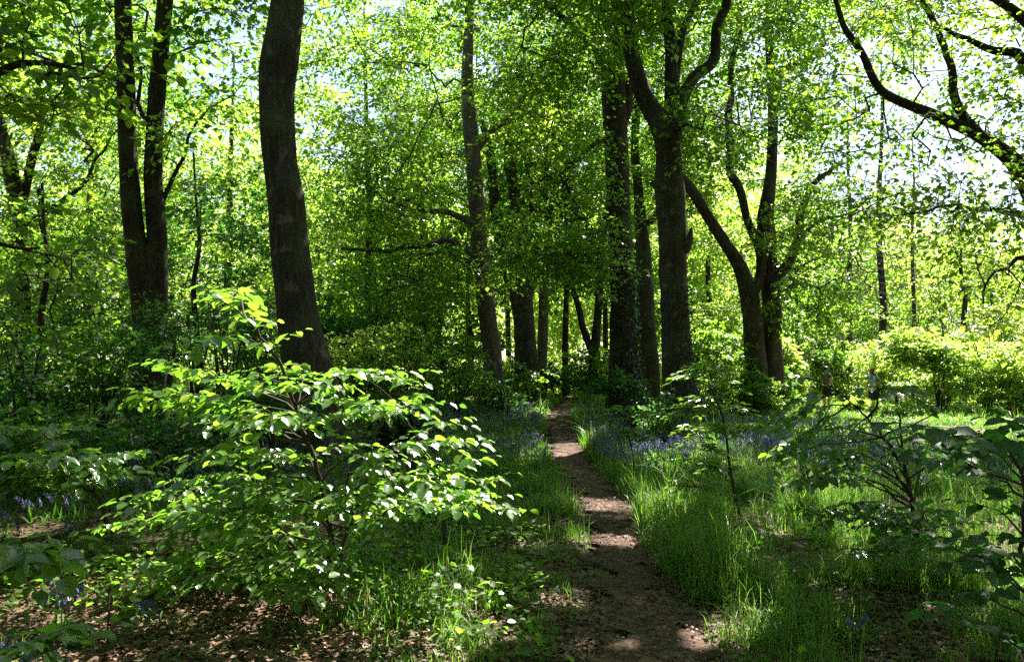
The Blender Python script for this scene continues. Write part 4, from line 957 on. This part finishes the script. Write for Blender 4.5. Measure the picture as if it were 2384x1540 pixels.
def herbs():   # small broad leaved ground plants
    rng = np.random.default_rng(14); n = 9000; y = np.sqrt(rng.uniform(2.4 ** 2, 40 ** 2, n)); x = rng.uniform(-1, 1, n) * (y * .66 + 1)
    x = np.concatenate([x, rng.uniform(-4.5, 0.2, 900)]); y = np.concatenate([y, rng.uniform(3.0, 8.0, 900)])
    k = (np.abs(x - xpath(y)) > wpath(y) + 0.15) & (snoise(np.stack([x, y, 0 * x], 1), 1.3, 5.0) > -0.1); x, y = x[k], y[k]; m = 12
    X = np.repeat(x, m) + rng.normal(0, .06, len(x) * m); Y = np.repeat(y, m) + rng.normal(0, .06, len(x) * m); h = np.repeat(rng.uniform(0.04, 0.2, len(x)), m) * rng.uniform(.4, 1, len(X))
    a = Acc(); n2 = len(X)
    a.leaves(np.stack([X, Y, gz(X, Y) + h], 1), norm(rng.normal(0, 1, (n2, 3)) * np.array([1, 1, .3])), norm(rng.normal(0, .35, (n2, 3)) + np.array([0, 0, 1])), rng.uniform(.025, .055, n2) * (1 + Y / 30), T_H, 0, rng.random(n2) * 0.8, 1.2)
    o = a.build('ground_cover', [M_BEECH]); o['kind'] = 'stuff'; o['label'] = 'low leafy weeds scattered through the grass'
herbs()

def bell_geo(acc, x, y, z, h, rng, bells=8, s=0.016):
    """a bluebell: curved stalk (slot 1) with nodding bells (slot 0)"""
    th = rng.uniform(0, 6.28); L = 0.3 * h; t = np.linspace(0, 1, 7)
    c = np.stack([x + math.cos(th) * L * t ** 3, y + math.sin(th) * L * t ** 3, z + h * (t - 0.12 * t ** 4)], 1)
    V, F = tube(c, np.linspace(0.0035, 0.0015, 7) * (s / 0.016), 4); acc.add(V, [F], 1)
    for k in range(bells):
        f = 1 - 0.42 * k / bells; p = np.array([np.interp(f, t, c[:, q]) for q in range(3)]); a = th + rng.normal(0, 0.8)
        o = np.array([math.cos(a), math.sin(a), 0]) * s * rng.uniform(.5, 1.0); top = p + o; ax = norm(o / s * 0.6 + np.array([0, 0, -1.0]))
        pr = np.array([top, top + ax * s * .35, top + ax * s * 1.0, top + ax * s * 1.35]); rd = np.array([.12, .36, .36, .62]) * s
        V, F = tube(pr, rd, 6); acc.add(V, [F], 0, rng.random())
def bluebells():
    rng = np.random.default_rng(21)
    # carpet
    a = Acc(); P_ = []
    zones = [(P(1135, 925, 20)[0], 21.5, 2.4, 3.4, 950), (P(1700, 1000, 12)[0], 13.2, 2.6, 1.5, 900), (P(1880, 1000, 12.5)[0], 13.0, 2.2, 1.3, 800), (P(1750, 950, 18)[0], 18.5, 3.4, 1.3, 700), (P(1450, 1000, 14)[0], 14.5, 1.0, 2.0, 260),
             (P(330, 1020, 9.5)[0], 10.0, 1.8, 1.3, 420), (P(100, 1130, 8)[0], 8.2, 1.2, 0.6, 50), (P(2250, 1090, 9)[0], 10, 1.5, 1.0, 60)]
    pts = []
    for (cx_, cy2, rx, ry, n) in zones:
        v = rng.normal(0, 0.95, (int(n * 0.85), 2)); p = np.array([cx_, cy2]) + v * np.array([rx, ry]); p = p[(np.abs(p[:, 0] - xpath(p[:, 1])) > wpath(p[:, 1]) + .15)]; pts.append(p)
    pts = np.concatenate(pts)
    for (x, y) in pts:
        bell_geo(a, x, y, float(gz(x, y)), rng.uniform(0.26, 0.42), rng, 6 if y > 10 else 8, 0.015 if y < 10 else 0.018)
    o = a.build('bluebell_carpet', [M_BELL, M_GRASS]); o['kind'] = 'stuff'; o['label'] = 'violet blue haze of bluebells flowering in the grass'
    n = 9000; q = pts[rng.integers(0, len(pts), n)] + rng.normal(0, .07, (n, 2)); a_ = rng.uniform(0, 6.28, n)
    b_ = Acc(); b_.leaves(np.stack([q[:, 0], q[:, 1], gz(q[:, 0], q[:, 1])], 1), norm(np.stack([np.cos(a_) * .6, np.sin(a_) * .6, np.ones(n)], 1)), norm(np.stack([np.cos(a_), np.sin(a_), np.full(n, -.5)], 1)), rng.uniform(.12, .24, n), T_H, 0, rng.random(n) * .5, 0.12)
    o = b_.build('bluebell_leaves', [M_GRASS]); o['kind'] = 'stuff'; o['label'] = 'strappy dark green leaves under the bluebells'
    # single plants near the camera
    spots = [(118, 1375, 4.75, .34, 'tallest bluebell cluster in the bright patch at lower left'), (148, 1345, 5.0, .30, 'bluebell just right of the tallest one in the bright patch'),
             (18, 1180, 7.2, .3, 'bluebell at the left edge under the small sapling'), (72, 1165, 7.6, .3, 'short bluebell beside the left edge one'), (130, 1160, 7.8, .28, 'bluebell pair right under the small sapling leaves'),
             (160, 1215, 6.9, .2, 'drooping bluebell in the dim grass below the small sapling'), (15, 1465, 4.1, .2, 'bluebell low down by the left edge in sunny litter'), (370, 1400, 4.9, .2, 'pale bluebell bloom under the lower left sapling leaves'),
             (820, 1340, 5.9, .2, 'lone bluebell behind the big sapling stem'), (2000, 1480, 4.7, .2, 'lone dim bluebell in the shaded grass lower right')]
    for (u, v, d, h, lab) in spots:
        p = P(u, v, d); z = float(gz(p[0], p[1])); root = empty('bluebell', (p[0], p[1], z), lab, 'flower', 'bluebells standing singly')
        hh = max(h, p[2] - z + 0.06); o3 = (p[0], p[1], z); ss = Acc()
        for k in range(3 if h > .25 else 2):
            f = Acc(); bell_geo(f, p[0] + rng.normal(0, .03), p[1] + rng.normal(0, .03), z, hh * rng.uniform(.8, 1.05), rng, 9, 0.019)
            ff = Acc(); st = Acc(); nv = 0
            for V, F, M, T in zip(f.V, f.F, f.M, f.T):
                (st if M[0] == 1 else ff).add(V, [F - nv], 0, T); nv += len(V)
            st.build('stalk', [M_GRASS], root, origin=o3); ff.build('flower_head', [M_BELL], root, origin=o3)
        for k in range(7):
            th = rng.uniform(0, 6.28); L = rng.uniform(.14, .24); t = np.linspace(0, 1, 5); dirn = np.array([math.cos(th), math.sin(th), 0]); c = np.array([p[0], p[1], z]) + dirn * (L * t)[:, None] + np.array([0, 0, 1]) * (L * (t * 1.3 - t ** 2 * .9))[:, None]
            sd = np.array([-dirn[1], dirn[0], 0]); w_ = (0.006 * np.array([.8, 1, 1, .8, .05]))[:, None]; V = np.stack([c - sd * w_, c + sd * w_], 1).reshape(-1, 3); q = np.arange(4) * 2
            ss.add(V, [np.stack([q, q + 1, q + 3, q + 2], -1)], 0)
        ss.build('leaf_tuft', [M_GRASS], root, origin=o3)
bluebells()

# ------------------------------------------------------------------ the two walkers
M_SKIN = plain('skin', (0.5, 0.32, 0.24), 0.55); M_BLACK = plain('black_cloth', (0.012, 0.012, 0.014)); M_GREY = plain('grey_cloth', (0.12, 0.11, 0.095))
M_BLUE = plain('pale_blue_cloth', (0.38, 0.46, 0.62)); M_DKHAIR = plain('dark_hair', (0.012, 0.009, 0.008), 0.5); M_AUBURN = plain('auburn_hair', (0.16, 0.055, 0.025), 0.5); M_NAVY = plain('navy_cloth', (0.02, 0.025, 0.045)); M_SHOE = plain('shoe_leather', (0.05, 0.04, 0.035)); M_EYE = plain('eye', (0.02, 0.015, 0.012), 0.2)
def skin_mesh(name, chains, mat, parent, sub=2):
    """chains of ((x, y, z), radius); a chain starts at an existing joint when its first point matches one"""
    vs_ = []; rs = []; es = []; key = {}
    for ch in chains:
        prev = None
        for p, r in ch:
            k = tuple(round(c, 4) for c in p)
            if k not in key: key[k] = len(vs_); vs_.append(p); rs.append(r)
            i = key[k]
            if prev is not None and prev != i: es.append((prev, i))
            prev = i
    me = bpy.data.meshes.new(name); me.from_pydata(vs_, es, []); o = bpy.data.objects.new(name, me); COL.objects.link(o); o.parent = parent
    md = o.modifiers.new('skin', 'SKIN'); md.use_smooth_shade = True
    if not me.skin_vertices: 
        bpy.context.view_layer.objects.active = o; o.select_set(True); 
    for i, v in enumerate(me.skin_vertices[0].data): 
        r = rs[i]; v.radius = (r, r) if np.isscalar(r) else r
        v.use_root = (i == 0)
    sd = o.modifiers.new('sub', 'SUBSURF'); sd.levels = sub; sd.render_levels = sub
    me.materials.append(mat); return o
def ellips(name, c, r, mat, parent, wob=0.0, cut=None, seed=0, n=18):
    th = np.linspace(0, 2 * np.pi, n, endpoint=False); ph = np.linspace(0, np.pi, n // 2 + 1)
    V = np.array([[math.sin(p) * math.cos(t), math.sin(p) * math.sin(t), math.cos(p)] for p in ph for t in th]); 
    V = V * (1 + wob * snoise(V, 6, seed))[:, None]
    if cut: V = cut(V)
    V = V * np.array(r) + np.array(c); i = np.arange(n // 2)[:, None] * n; j = np.arange(n)[None]; j2 = (j + 1) % n
    return mk(name, V, [np.stack([i + j, i + n + j, i + n + j2, i + j2], -1).reshape(-1, 4)], [mat], parent=parent)
def person(label, x, y, rz, H, top_m, low_m, hair_m, arms, long_hair, shorts):
    z0 = float(gz(x, y)); root = empty('person', (x, y, z0), label, 'person', None); root.rotation_euler = (0, 0, rz); k = H / 1.7; root.scale = (k, k, k)
    hip = (0, 0, 0.93); sp1 = (0, 0.0, 1.08); ch_ = (0, 0.01, 1.27); nk = (0, 0.0, 1.42); nk2 = (0, -0.01, 1.49); hd = (0, -0.02, 1.57); hd2 = (0, -0.015, 1.655)
    legs = []
    for s_ in (-1, 1):
        legs.append([(hip, (.12, .1)), ((s_ * .09, 0, .84), .09), ((s_ * .10, -.01 * s_, .5), .058), ((s_ * .10, .03, .3), .052), ((s_ * .10, .03, .09), .036), ((s_ * .11, -.06, .035), .032), ((s_ * .115, -.14, .025), .025)])
    arms_c = []
    for s_ in (-1, 1):
        e, h = arms[s_]; sh = (s_ * .17, 0, 1.375)
        arms_c.append([(ch_, (.14, .10)), (sh, .052), (e, .037), (h, .025), tuple([tuple(np.array(h) + (np.array(h) - np.array(e)) * 0.22), (.036, .018)])])
        pm = np.array(h) + (np.array(h) - np.array(e)) * 0.22; dv = norm(np.array(h) - np.array(e)); sd = norm(np.cross(dv, [s_ * 1.0, 0.1, 0.1]))
        for q, ln in zip((-.027, -.009, .009, .027), (.062, .074, .078, .066)):
            b0 = tuple(pm + sd * q + dv * .02); arms_c.append([(tuple(pm), .03), (b0, .009), (tuple(np.array(b0) + dv * ln * .55), .008), (tuple(np.array(b0) + dv * ln + np.array([-s_ * .018, 0, 0])), .006)])
        arms_c.append([(tuple(pm), .03), (tuple(pm + sd * .04 - dv * .02), .01), (tuple(pm + sd * .055 + dv * .03), .008)])
    body = skin_mesh('body', [[(hip, (.15, .11)), (sp1, (.125, .095)), (ch_, (.15, .105)), (nk, (.06, .06)), (nk2, .052), (hd, (.078, .09)), (hd2, (.066, .078))]] + legs + arms_c, M_SKIN, root)
    # face
    for s_ in (-1, 1):
        ellips('eye', (s_ * .031, -.098, 1.585), (.012, .008, .008), M_EYE, root, n=10); ellips('ear', (s_ * .082, .0, 1.575), (.012, .02, .03), M_SKIN, root, n=10)
    skin_mesh('nose', [[((0, -.095, 1.60), .008), ((0, -.118, 1.555), .013)]], M_SKIN, root, 1); ellips('mouth', (0, -.098, 1.522), (.024, .008, .007), M_AUBURN, root, n=10)
    # clothes
    sl_ = []
    for s_ in (-1, 1):
        e, h = arms[s_]; sh = np.array((s_ * .175, 0, 1.385)); m = sh + (np.array(e) - sh) * .62
        sl_.append([(ch_, (.16, .12)), (tuple(sh), .067), (tuple(m), .056)])
    skin_mesh('top', [[((0, 0, .96), (.165, .125)), (sp1, (.15, .115)), (ch_, (.168, .122)), ((0, 0, 1.41), (.085, .075))]] + sl_, top_m, root)
    low = []
    for s_ in (-1, 1):
        c = [(hip, (.17, .13)), ((s_ * .095, 0, .8), .115), ((s_ * .11, -.005, .52), .10)]
        if not shorts: c += [((s_ * .105, .03, .12), .062)]
        low.append(c)
    skin_mesh('trousers', [[((0, 0, 1.0), (.155, .12)), (hip, (.17, .13))]] + low, low_m, root)
    for s_ in (-1, 1): skin_mesh('shoe', [[((s_ * .10, .05, .05), .045), ((s_ * .11, -.05, .042), .042), ((s_ * .115, -.15, .032), .032)]], M_SHOE, root, 1)
    def cut(V):
        V = V.copy(); f = (V[:, 1] < -0.35) & (V[:, 2] < 0.35); V[f, 1] = np.maximum(V[f, 1], -0.35); return V
    hair = ellips('hair', (0, 0.012, 1.605), (.098, .115, .112), hair_m, root, 0.05, cut, 3)
    if long_hair:
        st = [[((s_ * .07, .05, 1.62), .04), ((s_ * .085, .05, 1.5), .045), ((s_ * .08, .05, 1.4), .03)] for s_ in (-1, 1)] + [[((0, .09, 1.62), .05), ((0, .1, 1.5), .06), ((0, .1, 1.38), .04)]]
        for c in st: skin_mesh('hair_lock', [c], hair_m, root, 1)
    else:
        skin_mesh('hair_bun', [[((0, .1, 1.66), .03), ((0, .13, 1.69), .05), ((0, .15, 1.72), .02)]], hair_m, root, 1)
    return root
p1 = P(1925, 900, 31); p2 = P(2032, 900, 32.5)
a1 = person('person with dark tied hair, grey top and black shorts standing between shrubs', p1[0], 31, R(115), 1.66, M_GREY, M_BLACK, M_DKHAIR,
       {-1: ((-.24, .04, 1.12), (-.26, -.08, .90)), 1: ((.24, .05, 1.12), (.2, -.15, .95))}, False, True)
b_ = skin_mesh('shoulder_bag', [[((.2, .06, .98), (.08, .13)), ((.2, .06, .84), (.09, .14))]], M_BLACK, None, 1)
b_.matrix_parent_inverse.identity(); b_.location = a1.location; b_.rotation_euler = a1.rotation_euler
props(b_, 'black bag carried at the hip of the dark haired walker', 'bag')
a2 = person('person with auburn hair, pale blue top and one elbow out, right of the other walker', p2[0], 32.5, R(195), 1.62, M_BLUE, M_NAVY, M_AUBURN,
       {-1: ((-.36, .06, 1.15), (-.2, -.06, 1.0)), 1: ((.25, .04, 1.1), (.22, -.12, .88))}, True, False)
for s_ in (-1, 1): skin_mesh('strap', [[((s_ * .1, .125, 1.1), .018), ((s_ * .1, .125, 1.3), .018), ((s_ * .1, .03, 1.44), .018), ((s_ * .1, -.12, 1.3), .018), ((s_ * .1, -.13, 1.1), .018)]], M_NAVY, a2, 1)
